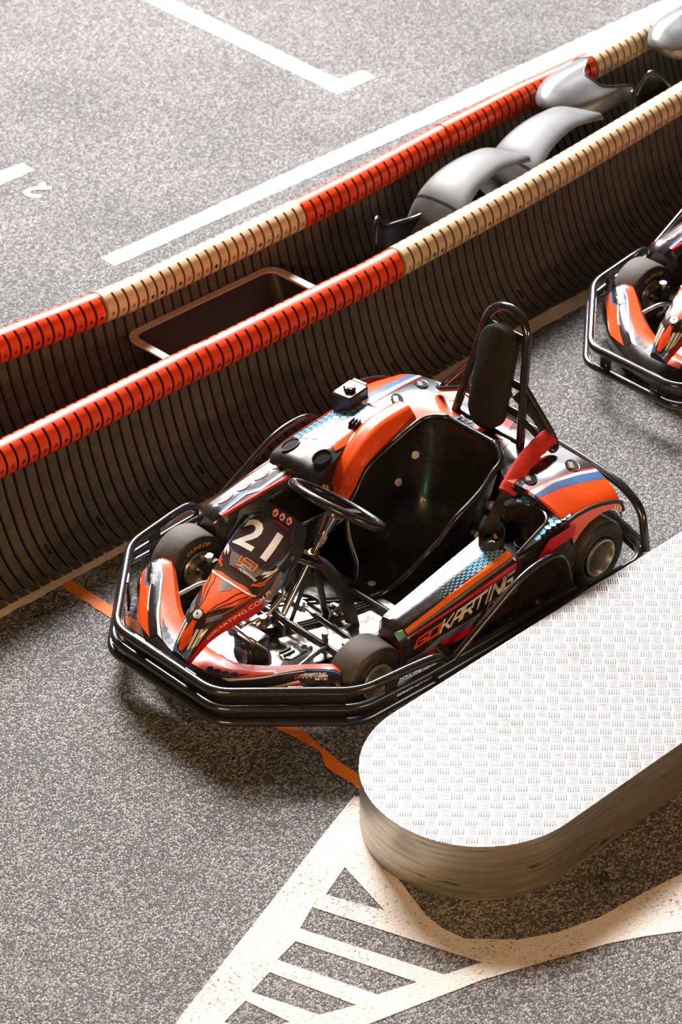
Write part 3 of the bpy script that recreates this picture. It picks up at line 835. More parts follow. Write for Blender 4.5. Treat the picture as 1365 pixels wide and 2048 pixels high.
for s in (1, -1):
    U = lambda q: .5+s*q*.5       # q 0 centre .. 1 tip
    D([[(U(0), vv(.6)), (U(.55), vv(.85)), (U(.985), vv(.95)), (U(.985), vv(2.25)), (U(.6), vv(1.95)), (U(.42), vv(2.1)), (U(.25), vv(2.75)), (U(0), vv(2.75))]], 0)
    D([[(U(.44), vv(2.10)), (U(.62), vv(2.02)), (U(.985), vv(2.38)), (U(.985), vv(2.62)), (U(.62), vv(2.2))]], 2, .0016)
    D([[(U(.22), vv(3.0)), (U(.44), vv(2.15)), (U(.60), vv(2.16)), (U(.60), vv(2.26)), (U(.47), vv(2.28)), (U(.26), vv(3.1))]], 3, .002)
    D([[(U(.26), vv(3.12)), (U(.47), vv(2.30)), (U(.985), vv(2.64)), (U(.985), vv(3.4)), (U(.62), vv(3.5)), (U(.40), vv(3.5)), (U(.28), vv(3.55))]], 4, .0012)
    D([[(U(.28), vv(3.62)), (U(.42), vv(3.25)), (U(.57), vv(3.12)), (U(.62), vv(3.45)), (U(.985), vv(3.25)), (U(.985), vv(3.5)), (U(.6), vv(3.78)), (U(.4), vv(3.95))]], 0, .0016)
    D([[(U(.575), vv(3.12)), (U(.62), vv(3.46)), (U(.78), vv(3.36)), (U(.78), vv(3.26)), (U(.63), vv(3.32))]], 2, .002)
    D([[(U(.41), vv(3.22)), (U(.565), vv(3.06)), (U(.575), vv(3.13)), (U(.43), vv(3.30))]], 3, .002)
    hx = hexes(lambda u, v: True, .016, (1.05, .16), 1.0, min(U(.45), U(.97)), max(U(.45), U(.97)), vv(3.95), vv(4.7))
    if s < 0: hx = []
    D([[(u*.94+.06*(sum(a for a, b in h)/6), v*.94+.06*(sum(b for a, b in h)/6)) for u, v in h] for h in hx], 2, .0010)
    D([[(u*.80+.20*(sum(a for a, b in h)/6), v*.80+.20*(sum(b for a, b in h)/6)) for u, v in h] for h in hx], 4, .0016)
    D([[(U(.10), vv(2.95)), (U(.17), vv(2.25)), (U(.34), vv(2.12)), (U(.22), vv(2.98))]], 4, .0014)
    hx = hexes(lambda u, v: v > vv(2.3) and abs(u-.5) < .15, .013, (1.05, .16), 1.0, min(U(.14), U(.27)), max(U(.14), U(.27)), vv(2.35), vv(2.8))
    D([[(u*.94+.06*(sum(a for a, b in h)/6), v*.94+.06*(sum(b for a, b in h)/6)) for u, v in h] for h in hx], 2, .0018)
    D([[(u*.80+.20*(sum(a for a, b in h)/6), v*.80+.20*(sum(b for a, b in h)/6)) for u, v in h] for h in hx], 4, .0024)
    # small club logo
    for tx, x0, mi in (('GO', 0, 5), ('KARTING', .024, 3)):
        t1, wd = strokes(tx, .0125, .010, .0022, .0022, .35)
        D(place(t1, lambda p: (U(.545)+(p[0]+x0)*.95*(1 if s > 0 else 1)*1.0 if s > 0 else U(.78)+(p[0]+x0)*.95, vv(2.98)-p[1]*7.0)), mi, .0022)
    t1, wd = strokes('CENTER', .008, .0065, .0018, .0016, .35)
    D(place(t1, lambda p: ((U(.545) if s > 0 else U(.78))+(p[0]+.062)*.95, vv(3.08)-p[1]*7.0)), 3, .0022)
    D([[((U(.56) if s > 0 else U(.77))+a*.95, vv(2.80)-b*7) for a, b in ((0, 0), (.02, .010), (.035, .006), (.06, .004), (.035, .002), (.02, .006))]], 3, .0022)
m.build('front_fairing', ['orange', 'blk', 'blue', 'white', 'wrap', 'red'], kart, 35, 'nonorm')
# ------------------------------------------------------------------ side pods
def pod_rows(xs, s):
    rows = []
    for x, yi, yo, zi, zo, yb in xs:
        pr = [(yi+.01, .09), (yi-.004, zi-.03), (yi+.012, zi), ((yi+yo)/2, zi+.008), (yo-.03, zo+.002), (yo, zo-.028), (yb, .14), (yb-.03, .075)]
        rows.append([(x, y*s, z) for y, z in pr])
    return rows
PX = [(.962, .415, .515, .262, .262, .515), (.945, .400, .530, .285, .282, .530), (.80, .390, .537, .302, .300, .542), (.62, .376, .543, .322, .320, .556), (.42, .362, .550, .345, .342, .566)]
PR = PX[:-1]+[(.42, .362, .550, .340, .338, .566), (.20, .352, .556, .35, .345, .575)]
def make_pod(s, X):
    rows = pod_rows(X, s); S0 = surf(rows); fl = -s
    L = X[0][0]-X[-1][0]; nU = len(X)-1; x00 = X[0][0]
    U0 = lambda x: 0. if x >= x00 else next(((i+(X[i][0]-x)/(X[i][0]-X[i+1][0]))/nU for i in range(nU) if X[i+1][0] <= x+1e-9), 1.)
    S = lambda u, v: S0(U0(x00-u*L), v); U = lambda x: (x00-x)/L
    m = MB(); m.shell(S, 24, 28, .004*fl, 1, 1)
    m.prism([(y, z) for _, y, z in rows[0]], 'x', 0, .001, 1, lambda p, h: (X[0][0]-h, p[0], p[1]))
    D = lambda polys, mi, off=.0012: m.decal(S, polys, mi, 1/24, 1/28, off, fl)
    k = 1/7
    q = lambda a, b: [[(U(x), v*k) for x, v in a]+[(U(x), v*k) for x, v in reversed(b)]]
    xe = X[-1][0]
    xs = [.93, .85, .70, .55, xe+.005]
    # inner edge: red, blue and white stripes with a kink
    D(q([(x, 1.75) for x in xs], [(.93, 2.15), (.85, 2.15), (.70, 2.12), (.55, 2.2), (xe+.005, 2.3)]), 2)
    D(q([(.93, 2.18), (.80, 2.45), (.74, 2.18), (.55, 2.24), (xe+.005, 2.34)], [(.93, 2.3), (.80, 2.75), (.74, 2.36), (.55, 2.42), (xe+.005, 2.55)]), 4)
    D(q([(.93, 2.10), (.80, 2.40), (.745, 2.12), (.55, 2.42), (xe+.005, 2.55)], [(.93, 2.2), (.80, 2.52), (.74, 2.30), (.55, 2.58), (xe+.005, 2.72)]), 5, .0018)
    # outer edge: orange, cream and red lines
    D(q([(.93, 4.25), (.7, 3.95), (xe+.005, 3.7)], [(.93, 4.6), (.7, 4.45), (xe+.005, 4.25)]), 9)
    D(q([(.93, 4.6), (.7, 4.5), (xe+.005, 4.3)], [(.93, 4.75), (.7, 4.72), (xe+.005, 4.5)]), 6, .0016)
    D(q([(.94, 4.85), (.7, 4.95), (xe+.005, 4.85)], [(.94, 5.0), (.7, 5.06), (xe+.005, 5.12)]), 2, .0014)
    if s > 0:
        v0, v1 = 2.6*k, 4.2*k
        hx = hexes(lambda u, v: v < (3.95-.35*(u-U(.75)))*k and v > (2.6+(u < U(.52))*.15)*k and u > U(.76), .0145, (.53, .95), .84, U(.76), U(xe+.02), v0, v1,
                   lambda u, v: min(1, max(.0, (u-U(.76))/(U(.56)-U(.76))*.8+.2-(3.6*k-v)*1.2)))
        D(hx, 3)
        tv, tf = text2d('/gokartingkrakow', .024, .004)
        D([([(U(.715)+x/.56, 2.86*k-y*1.1) for x, y in tv], tf)], 5, .002)
        D(ringpoly(U(.835), 2.86*k, .010, .0125, 18, 1/.56, 1.1), 5, .002)
    # side: big lettering, stripe and red foot
    h = .043
    W = lambda p, x0, vb: (U(x0)+p[0]/.545, (vb-p[1]/.185)*k*1.0)
    if s > 0:
        a, w1 = strokes('GO', .046, .048, .009, .0105, .45)
        b, w2 = strokes('KARTING', .050, .046, .008, .0105, .45)
        D(place(a, lambda p: (U(.905-p[0]*.96), (5.50-.1*p[0]-p[1]/.165)*k)), 0, .002)
        D(place(b, lambda p: (U(.795-p[0]*.96), (5.485-.25*p[0]-p[1]/.17)*k)), 5, .002)
        c, w3 = strokes('CENTER', .026, .019, .0055, .0058, .45)
        D(place(c, lambda p: (U(.580-p[0]), (5.66-.3*p[0]-p[1]/.18)*k)), 6, .002)
    D(q([(.945, 5.78), (.86, 5.78), (.80, 5.62), (.66, 5.62), (.60, 5.6)], [(.945, 5.85), (.855, 5.85), (.795, 5.69), (.66, 5.7), (.61, 5.68)]), 6, .0016)
    D(q([(.945, 5.86), (.855, 5.86), (.795, 5.70), (.66, 5.71), (.62, 5.69)], [(.945, 5.92), (.85, 5.92), (.79, 5.78), (.66, 5.8), (.64, 5.78)]), 4, .0016)
    D(q([(.945, 5.93), (.85, 5.93), (.79, 5.79), (.66, 5.8), (.64, 5.8)], [(.945, 6.5), (.85, 6.5), (.79, 6.4), (.70, 6.2), (.66, 5.95)]), 8, .0016)
    # dark red honeycomb on the front end
    hx = hexes(lambda u, v: True, .016, (.53, .95), 1., 0.01, U(.925), 2.3*k, 5.2*k)
    if s < 0:
        for i, x in enumerate((.86, .775, .69, .605, .52)):
            D([disc(U(x), 3.0*k, .024, 18, 1/.53, 1.05)], 5, .0014); D(ringpoly(U(x), 3.0*k, .020, .0255, 20, 1/.53, 1.05), 8, .0018)
            c = U(x); D([[(c-.028, 3.0*k+.010), (c-.020, 3.0*k+.016), (c+.028, 3.0*k-.010), (c+.020, 3.0*k-.016)]], 8, .0022)
            D([disc(c-.008, 3.0*k-.004, .008, 10, 1/.53, 1.05)], 1, .0020)
    # front face honeycomb outlines
    for yy in range(4):
        for zz in range(4):
            cy = (.425+.030*yy+(.015 if zz % 2 else 0)); cz = .135+.026*zz
            if cy > .515: continue
            out = []
            for e in range(6):
                p = lambda r, t: (X[0][0]+.0005, (cy+r*math.sin(PI/3*t))*s, cz+r*math.cos(PI/3*t))
                o = len(m.v); m.add([p(.0150, e), p(.0172, e), p(.0172, e+1), p(.0150, e+1)], [(0, 1, 2, 3)], 8)
    return m, S
m, SP = make_pod(1, PX)
# rear block with a bay for the cup holder, open towards the tray
zt = lambda x: .345+min(1, max(0, (.42-x)/.13))*.055
cx, cy, r = .300, .455, .088
arc = [(cx+r*math.cos(rad(a)), cy+r*math.sin(rad(a))) for a in range(262, 84, -10)]
ol = [(.42, .567), (.15, .580), (.15, .345), (.27, .345)]+arc+[(.42, cy+r)]
L = len(ol)
vs = [(x, y, .085) for x, y in ol]+[(x, y, zt(x)) for x, y in ol]
m.add(vs, [tuple(range(L, 2*L))]+[(i, (i+1) % L, L+(i+1) % L, L+i) for i in range(L)], 1)
lip = [Vector((x, y, zt(x)+.001)) for x, y in [(.285, .362)]+arc+[(.415, cy+r)]]
m.tube(lip, .006, 8, 1)
fl_ = [(.42, .36), (.42, cy+r)]+list(reversed(arc))+[(.285, .36)]
m.add([(x, y, .283) for x, y in fl_], [tuple(range(len(fl_)))], 1)
TP = lambda u, v: (u, v, zt(u))
hx = hexes(lambda u, v: math.hypot(u-cx, v-cy) > r+.012 and u > .165 and .357 < v < .57 and u < .33, .0150, (1, 1), .86, .16, .42, .355, .575)
m.decal(TP, hx, 3, 1, 1, .0012)
m.decal(lambda u, v: (u, .573+(.36-u)*.05, v), [[(.36, .31), (.30, .375), (.17, .385), (.17, .335), (.24, .325)]], 8, 1, 1, .012, -1)
POD = ['orange', 'wrap', 'red', 'hex', 'blue', 'white', 'grey', 'plate', 'red', 'org2']
pod = m.build('side_pod', POD, kart, 40, 'nonorm')
m = MB(); c = (.285, .462, .284)
m.lathe([(.0, .040), (.007, .039), (.008, .034), (.004, .030), (-.010, .029), (-.012, 0)], c, 'z', 32, 0)
m.lathe([(-.009, .020), (-.009, .024), (-.006, .024), (-.006, .020)], c, 'z', 24, 0, True)
m.build('cup_holder', 'blk', pod)
# open oval tray standing on the pod
tc_ = (.425, .432)
def oval(k, sc=1.):
    a = 2*PI*k/40; x = .058*math.cos(a); y = .047*math.sin(a)
    pinch = 1-.10*math.exp(-((a-PI*1.25+.3)/.35)**2)-.12*math.exp(-((a-.62*PI)/.3)**2)
    c, s_ = math.cos(rad(20)), math.sin(rad(20)); x, y = x*sc*pinch, y*sc*pinch
    return tc_[0]+x*c-y*s_, tc_[1]+x*s_+y*c
m = MB(); out = []
for z, sc in ((.322, .97), (.385, 1.0), (.387, .985), (.386, .965), (.330, .93)): out.append([Vector((*oval(k, sc), z)) for k in range(40)])
m.loft(out, caps=False); m.add(out[-1], [tuple(range(40))]); m.add(out[0], [tuple(range(39, -1, -1))])
m.build('parts_tray', 'blk', pod, 35)
m, SPR = make_pod(-1, PR)
m.build('side_pod', POD, kart, 40, 'nonorm')

# ------------------------------------------------------------------ tank cover on the right pod
TS = [(.618, [(-.500, .29), (-.495, .325), (-.44, .345), (-.36, .352), (-.30, .350), (-.262, .335), (-.25, .28)]),
      (.600, [(-.515, .28), (-.510, .350), (-.45, .375), (-.37, .384), (-.30, .380), (-.258, .360), (-.25, .27)]),
      (.52, [(-.525, .27), (-.520, .365), (-.46, .394), (-.38, .406), (-.31, .405), (-.268, .388), (-.26, .26)]),
      (.42, [(-.530, .26), (-.525, .372), (-.46, .406), (-.38, .420), (-.32, .423), (-.285, .412), (-.275, .26)]),
      (.29, [(-.535, .26), (-.530, .380), (-.46, .415), (-.385, .432), (-.33, .437), (-.295, .43), (-.285, .26)]),
      (.165, [(-.540, .26), (-.535, .385), (-.47, .420), (-.39, .440), (-.33, .448), (-.30, .44), (-.29, .26)])]
rows = [[(x, y, z) for y, z in p] for x, p in TS]
S0T = surf(rows, True, False)
U0T = lambda x: 0. if x >= .618 else next(((i+(TS[i][0]-x)/(TS[i][0]-TS[i+1][0]))/5 for i in range(5) if TS[i+1][0] <= x+1e-9), 1.)
ST = lambda u, v: S0T(U0T(.618-u*.453), v)
U = lambda x: (.618-x)/.453
m = MB(); m.shell(ST, 30, 24, -.004, 0, 0); m.add(rows[0], [tuple(range(7))], 0)
k = 1/6
D = lambda polys, mi, off=.0012: m.decal(ST, polys, mi, 1/30, 1/24, off, -1)
D([[(U(.505), 1.0*k), (U(.475), 2.6*k), (U(.455), 3.2*k), (U(.475), 4.6*k), (U(.43), 5.1*k), (U(.166), 5.1*k), (U(.166), .9*k), (U(.50), .9*k)]], 1)
D([[(U(.61), .75*k), (U(.60), .98*k), (U(.45), 1.10*k), (U(.166), 1.32*k), (U(.166), .5*k), (U(.52), .5*k)]], 2, .0016)
hx = hexes(lambda u, v: v > (1.15+.25*max(0, (U(.4)-u)*0))*k and v < (3.3 if u > U(.40) else 3.0)*k and (v < (2.75+1.6*(u-U(.46)))*k) and u > U(.505)+max(0, (v-1.3*k))*.22, .0148, (.46, .36), .86, U(.52), .985, 1.1*k, 3.6*k)
D(hx, 3, .0022)
D([[(U(.452), 3.25*k), (U(.478), 4.45*k), (U(.44), 4.75*k), (U(.22), 4.85*k), (U(.20), 4.55*k)]], 4, .0022)
tank = m.build('tank_cover', ['blk', 'wrap', 'red', 'hex', 'orange'], kart, 45, 'nonorm')
def oncover(S, u, v, f=-1):
    e = 1e-3; p = Vector(S(u, v)); n = (Vector(S(u+e, v))-p).cross(Vector(S(u, v+e))-p).normalized()*f
    return p, n
for (x, v) in ((.545, 2.0*k), (.535, 4.0*k)):   # two oval sockets in the black front
    p, n = oncover(ST, U(x), v); t = Vector((0, 1, -.15)).normalized(); w = n.cross(t).normalized(); t = w.cross(n)
    m = MB(); rings = []
    for a, h in ((1.0, .001), (1.06, .005), (.95, .006), (.86, -.001)):
        rings.append([p+n*h+(t*(.027*math.cos(2*PI*q/28))+w*(.040*math.sin(2*PI*q/28)))*a for q in range(28)])
    m.loft(rings, 0, True, False); m.add([p+n*.0018+(t*(.027*math.cos(2*PI*q/28))+w*(.040*math.sin(2*PI*q/28)))*.9 for q in range(28)], [tuple(range(28))], 1)
    m.build('cover_socket', ['blk', 'gap'], tank)
p, n = oncover(ST, U(.335), 3.75*k)
R = Matrix.Rotation(rad(15), 3, 'Z')
m = MB(); m.rbox((p.x, p.y, p.z+.004), (.05, .036, .008), .006, R)
for d in (-.013, 0, .013): m.rbox((p.x+R[0][1]*d, p.y+d, p.z+.013), (.042, .005, .016), .002, R)
m.build('camera_mount', 'blkm', tank)
p, n = oncover(ST, U(.25), 4.35*k); m = MB(); m.lathe([(0, .014), (.004, .013), (.0045, .008), (.009, .007), (.009, 0)], p, 'z', 18); m.build('cover_screw', 'chrome', tank)
# filler box with its star knob
R = Matrix.Rotation(rad(8), 3, 'Z')
m = MB(); m.rbox((.225, -.478, .440), (.118, .090, .078), .012, R, 0, 4); m.box((.165, -.488, .474), (.012, .06, .014), R)
box = m.build('filler_box', 'blk', tank, 30)
m = MB(); prof = []
for z, sc in ((.478, .6), (.480, .95), (.492, 1.), (.496, .9)):
    prof.append([Vector((.232+(.021+.0035*math.cos(6*2*PI*q/48))*sc*math.cos(2*PI*q/48), -.474+(.021+.0035*math.cos(6*2*PI*q/48))*sc*math.sin(2*PI*q/48), z)) for q in range(48)])
m.loft(prof); m.lathe([(.496, .013), (.4985, .012), (.4985, 0)], (.232, -.474, 0), 'z', 20, 1)
m.build('star_knob', ['blk', 'chrome'], box)
# orange strap along the inner side of the cover
SS = [(.15, [(-.325, .445), (-.298, .472), (-.245, .474), (-.213, .445), (-.205, .30)]), (.28, [(-.325, .442), (-.298, .466), (-.245, .466), (-.210, .435), (-.203, .29)]),
      (.38, [(-.312, .418), (-.285, .440), (-.236, .438), (-.203, .407), (-.197, .28)]), (.47, [(-.297, .372), (-.268, .390), (-.222, .386), (-.192, .357), (-.186, .26)]),
      (.535, [(-.280, .300), (-.252, .315), (-.210, .312), (-.185, .29), (-.180, .25)]), (.565, [(-.270, .255), (-.245, .262), (-.206, .260), (-.186, .252), (-.182, .24)])]
S2 = surf([[(x, y, z) for y, z in p] for x, p in SS], True, False)
m = MB(); m.shell(S2, 24, 16, -.004, 0, 0)
m.decal(S2, [[(0, .735), (1, .735), (1, .765), (0, .765)]], 1, 1/24, 1/16, .0012, -1)
m.decal(S2, [[(0, 0), (.035, 0), (.035, 1), (0, 1)]], 1, 1/24, 1/16, .0014, -1)
m.build('cover_strap', ['orange', 'blkm'], kart, 45, 'nonorm')
m = MB(); q = Vector((.56, -.262, .292)); d = Vector((.75, .35, .55)).normalized()
m.cyl(q-d*.01, q+d*.012, .030, 20, 1); m.cyl(q, q+d*.022, .021, 20); w = d.cross(Vector((0, 0, 1))).normalized(); u = d.cross(w)
m.loft([[q+d*h+u*(.02*a)+w*(.004*b) for a, b in ((1, 1), (-1, 1), (-1, -1), (1, -1))] for h in (.020, .034)])
m.build('fuel_tap', ['brass', 'blk'], kart)

# ------------------------------------------------------------------ rear cover over both rear wheels
CS = [(-.578, .198, -.085, .392, .345), (-.54, .203, -.098, .415, .372), (-.47, .206, -.108, .437, .398), (-.38, .206, -.112, .447, .415), (-.28, .203, -.116, .440, .418), (-.19, .13, -.118, .432, .416), (-.09, .062, -.12, .428, .413), (0, .055, -.12, .426, .412)]
CS = CS+[(-y, a, b, c, d) for y, a, b, c, d in reversed(CS[:-1])]
rows = []
for y, xf, xr, zf, zr in CS:
    rows.append([(xf+.004, y, zf-.030), (xf, y, zf-.003), (xf*.66+xr*.34, y, zf*.6+zr*.4+.006), (xf*.33+xr*.67, y, zf*.3+zr*.7+.006), (xr, y, zr), (xr-.022, y, zr-.08)])
S0C = surf(rows, True, False)
yy = [c[0] for c in CS]
U0C = lambda y: 0. if y <= yy[0] else next(((i+(y-yy[i])/(yy[i+1]-yy[i]))/14 for i in range(14) if yy[i+1] >= y-1e-9), 1.)
SC_ = lambda u, v: S0C(U0C(-.578+1.156*u), v)
U = lambda y: (y+.578)/1.156
m = MB(); m.shell(SC_, 60, 20, .004, 0, 1)
D = lambda polys, mi, off=.0012: m.decal(SC_, polys, mi, 1/60, 1/20, off, 1)
k = .2
for s in (1, -1):
    Y = lambda y: U(s*y)
    D([[(Y(.578), .3*k), (Y(.445), .8*k), (Y(.455), 2.0*k), (Y(.475), 3.2*k), (Y(.50), 4.6*k), (Y(.578), 4.8*k)]], 2, .0010)
    D([[(Y(.43), .6*k), (Y(.445), .6*k), (Y(.455), 2*k), (Y(.475), 3.2*k), (Y(.50), 4.7*k), (Y(.465), 4.7*k), (Y(.435), 3.2*k), (Y(.42), 2*k)]], 4, .0014)
    D([[(Y(.40), .6*k), (Y(.43), .6*k), (Y(.42), 2*k), (Y(.435), 3.2*k), (Y(.465), 4.7*k), (Y(.45), 4.7*k), (Y(.42), 3.2*k), (Y(.405), 2*k)]], 5, .0016)
    D([[(Y(.385), .6*k), (Y(.40), .6*k), (Y(.405), 2*k), (Y(.42), 3.2*k), (Y(.45), 4.7*k), (Y(.44), 4.7*k), (Y(.41), 3.2*k), (Y(.395), 2*k)]], 3, .0018)
    D([[(Y(.30), .5*k), (Y(.34), .5*k), (Y(.28), 3.4*k), (Y(.25), 4.8*k), (Y(.19), 4.8*k), (Y(.22), 3*k)]], 2, .0012)
D([[(U(-.31), .3*k), (U(-.20), .3*k), (U(-.12), 1.2*k), (U(-.10), 2.6*k), (U(-.20), 3.2*k), (U(-.30), 2.2*k)]], 2, .0014)
D([[(U(-.21), .3*k), (U(-.05), .4*k), (U(-.08), 1.0*k), (U(-.15), 1.5*k)]], 1, .0018)
D([[(U(-.03), .9*k), (U(.02), .9*k), (U(-.02), 3.8*k), (U(-.08), 3.8*k)]], 2, .0014)
D([[(U(.06), 1.6*k), (U(.10), 1.8*k), (U(.02), 4.4*k), (U(-.02), 4.2*k)]], 3, .0016)
D([[(U(.12), .9*k), (U(.15), 1.0*k), (U(.10), 3.4*k), (U(.07), 3.2*k)]], 2, .0016)
hx = hexes(lambda u, v: True, .014, (1.1, .2), .86, U(-.17), U(-.05), .7*k, 2.6*k, lambda u, v: 1-.75*max(0, (v-.7*k)/(2*k)))
D(hx, 6, .0020)
cover = m.build('rear_cover', ['wrap', 'blk', 'orange', 'red', 'blue', 'white', 'hex'], kart, 45, 'nonorm')
for i, (y, v, rx, ry) in enumerate(((.345, 1.6*k, .040, .026), (.385, 3.35*k, .034, .024), (-.345, 1.9*k, .034, .022), (-.375, 3.4*k, .034, .024), (.05, 1.35*k, .013, .012), (-.05, .75*k, .02, .016))):
    p, n = oncover(SC_, U(y), v, 1); t = Vector((0, 1, .0)); t = (t-n*t.dot(n)).normalized(); w = n.cross(t)
    d1 = (t*.6+w*.8).normalized(); d2 = n.cross(d1)
    m = MB(); rings = []
    for a, h in ((1.12, .0008), (1.08, .004), (.98, .003), (.92, -.002)):
        rings.append([p+n*h+(d1*(ry*math.cos(2*PI*q/28))+d2*(rx*math.sin(2*PI*q/28)))*a for q in range(28)])
    m.loft(rings, 0, True, False); m.add([p+n*.002+(d1*(ry*math.cos(2*PI*q/28))+d2*(rx*math.sin(2*PI*q/28)))*.95 for q in range(28)], [tuple(range(28))], 1)
    if rx > .03:
        m.loft([[p+n*h+d1*(a*.009-.006)+d2*(b*rx*.6) for a, b in ((1, 1), (-1, 1), (-1, -1), (1, -1))] for h in (.001, .005)], 2)
    m.build('cover_recess', ['blk', 'gap', 'grey'], cover)
for s in (1, -1):     # wheel arch flanges
    top = [(.200, .396), (.15, .402), (.09, .400), (.02, .386), (-.05, .362), (-.088, .342), (-.104, .30)]
    bot = [(.165, .285), (.128, .318), (.085, .340), (.02, .350), (-.04, .338), (-.075, .318), (-.100, .292)]
    m = MB()
    f = lambda p, h: (p[0], (.578+h)*s, p[1])
    n = len(top)
    for a, b, mi in ((0, .006, 0),):
        vs = [f(p, a) for p in top]+[f(p, a) for p in bot]+[f(p, b) for p in top]+[f(p, b) for p in bot]
        fs = []
        for i in range(n-1): fs += [(i, i+1, n+i+1, n+i), (2*n+i, 3*n+i, 3*n+i+1, 2*n+i+1), (i, 2*n+i, 2*n+i+1, i+1), (n+i, n+i+1, 3*n+i+1, 3*n+i)]
        m.add(vs, fs, mi)
    m.tube([f((x, z+.002), .004) for x, z in top], .0075, 8, 1)
    m.tube([f(top[0], .004), f(bot[0], .004)], .004, 8, 1)
    for q in range(3):
        x0 = -.048-.017*q
        m.add([(x, (.578+.0075)*s, z) for x, z in ((x0, .351-.010*q), (x0-.009, .346-.010*q), (x0-.005, .327-.012*q), (x0+.004, .331-.010*q))], [(0, 1, 2, 3)], 2)
    m.build('wheel_arch', ['orange', 'blk', 'white'], cover, 40)
m = MB(); m.rbox((.05, -.27, .22), (.30, .18, .22), .03); m.rbox((-.03, .0, .22), (.10, .3, .16), .03)
m.build('engine_block', 'blkm', kart)

# ------------------------------------------------------------------ seat
Y0 = .032
ST_ = [((.668, .040), (.668, .045, .043)), ((.625, .050), (.626, .072, .056)), ((.575, .046), (.597, .100, .090)), ((.525, .042), (.580, .155, .165)), ((.46, .040), (.545, .198, .245)), ((.385, .042), (.485, .214, .295)), ((.29, .07), (.425, .222, .355)),
       ((.215, .14), (.345, .222, .388)), ((.168, .25), (.275, .216, .415)), ((.138, .35), (.215, .204, .445)), ((.122, .42), (.170, .196, .462)), ((.112, .462), (.140, .168, .478)), ((.108, .480), (.118, .12, .488))]
def seat_rows():
    rows = []
    for (cx, cz), (rx, w, rz) in ST_:
        row = []
        for j in range(-8, 9):
            t = abs(j)/8; a = math.sin(t*PI/2)**.85; b = (1-math.cos(t*PI/2))**1.25
            row.append((cx+(rx-cx)*b, Y0+w*a*(1 if j > 0 else -1), cz+(rz-cz)*b))
        rows.append(row)
    return rows
SR = seat_rows(); SSE = surf(SR, True, True)
def seat_mesh(m):
    m.shell(SSE, 48, 32, .006)
    edge = [SSE(u/60, 1) for u in range(61)]; top = [SSE(1, 1-j/16) for j in range(1, 17)]; e2 = [SSE(1-u/60, 0) for u in range(1, 61)]; low = [SSE(0, j/16) for j in range(1, 16)]
    m.tube(edge+top+e2+low, .0115, 10, 0, True)
m = MB(); seat_mesh(m)
seat = m.build('seat', 'seat', kart, 50)
for u, v in ((.10, .5), (.68, .165), (.57, .155), (.66, .80), (.56, .80)):
    e = 1e-3; p = SSE(u, v); n = (SSE(u+e, v)-p).cross(SSE(u, v+e)-p).normalized()
    if n.z < 0 and u < .3: n = -n
    if u > .3 and n.x < 0: n = -n
    if v > .7: p = p-Vector((0, -.012, 0)); n = Vector((0, 1, .1)).normalized()
    m = MB(); m.cyl(p-n*.002, p+n*.007, .0155, 20); m.cyl(p, p+n*.010, .009, 6); m.build('seat_bolt', 'alu', seat)

# ------------------------------------------------------------------ roll hoop, head pad, belt
m = MB()
hl = [(.035, .165, .20), (.008, .172, .30), (-.005, .166, .40), (-.03, .147, .52), (-.06, .124, .65)]
hp = fillet(hl, .06, 5)+[Vector((-.088-.022*math.sin(q), .105*math.cos(q), .785+.105*math.sin(q))) for q in [PI*e/18 for e in range(19)]]+list(reversed([Vector((x, -y, z)) for x, y, z in fillet(hl, .06, 5)]))
m.tube(hp, .0165, 12)
hoop = m.build('roll_hoop', 'tube', kart)
m = MB(); m.tube([(-.013, -.163, .425), (-.013, .163, .425)], .0125, 12); m.build('hoop_crossbar', 'tube', hoop)
for z, xx, w in ((.63, -.055, .13), (.80, -.092, .104), (.53, -.033, .148)):
    m = MB(); m.box((xx, 0, z), (.006, 2*w, .034)); m.build('hoop_plate', 'blk', hoop)
m = MB(); m.tube(fillet([(-.058, .125, .645), (-.072, .250, .50), (-.072, .285, .452), (-.045, .288, .440), (-.030, .25, .47), (-.028, .150, .52)], .03, 5), .0115, 10)
m.build('belt_guide', 'tube', hoop)
m = MB(); m.tube(fillet([(-.058, -.125, .645), (-.072, -.250, .50), (-.072, -.285, .455), (-.045, -.288, .450), (-.030, -.25, .47), (-.028, -.150, .52)], .03, 5), .0115, 10)
o = m.build('belt_guide', 'tube', hoop)
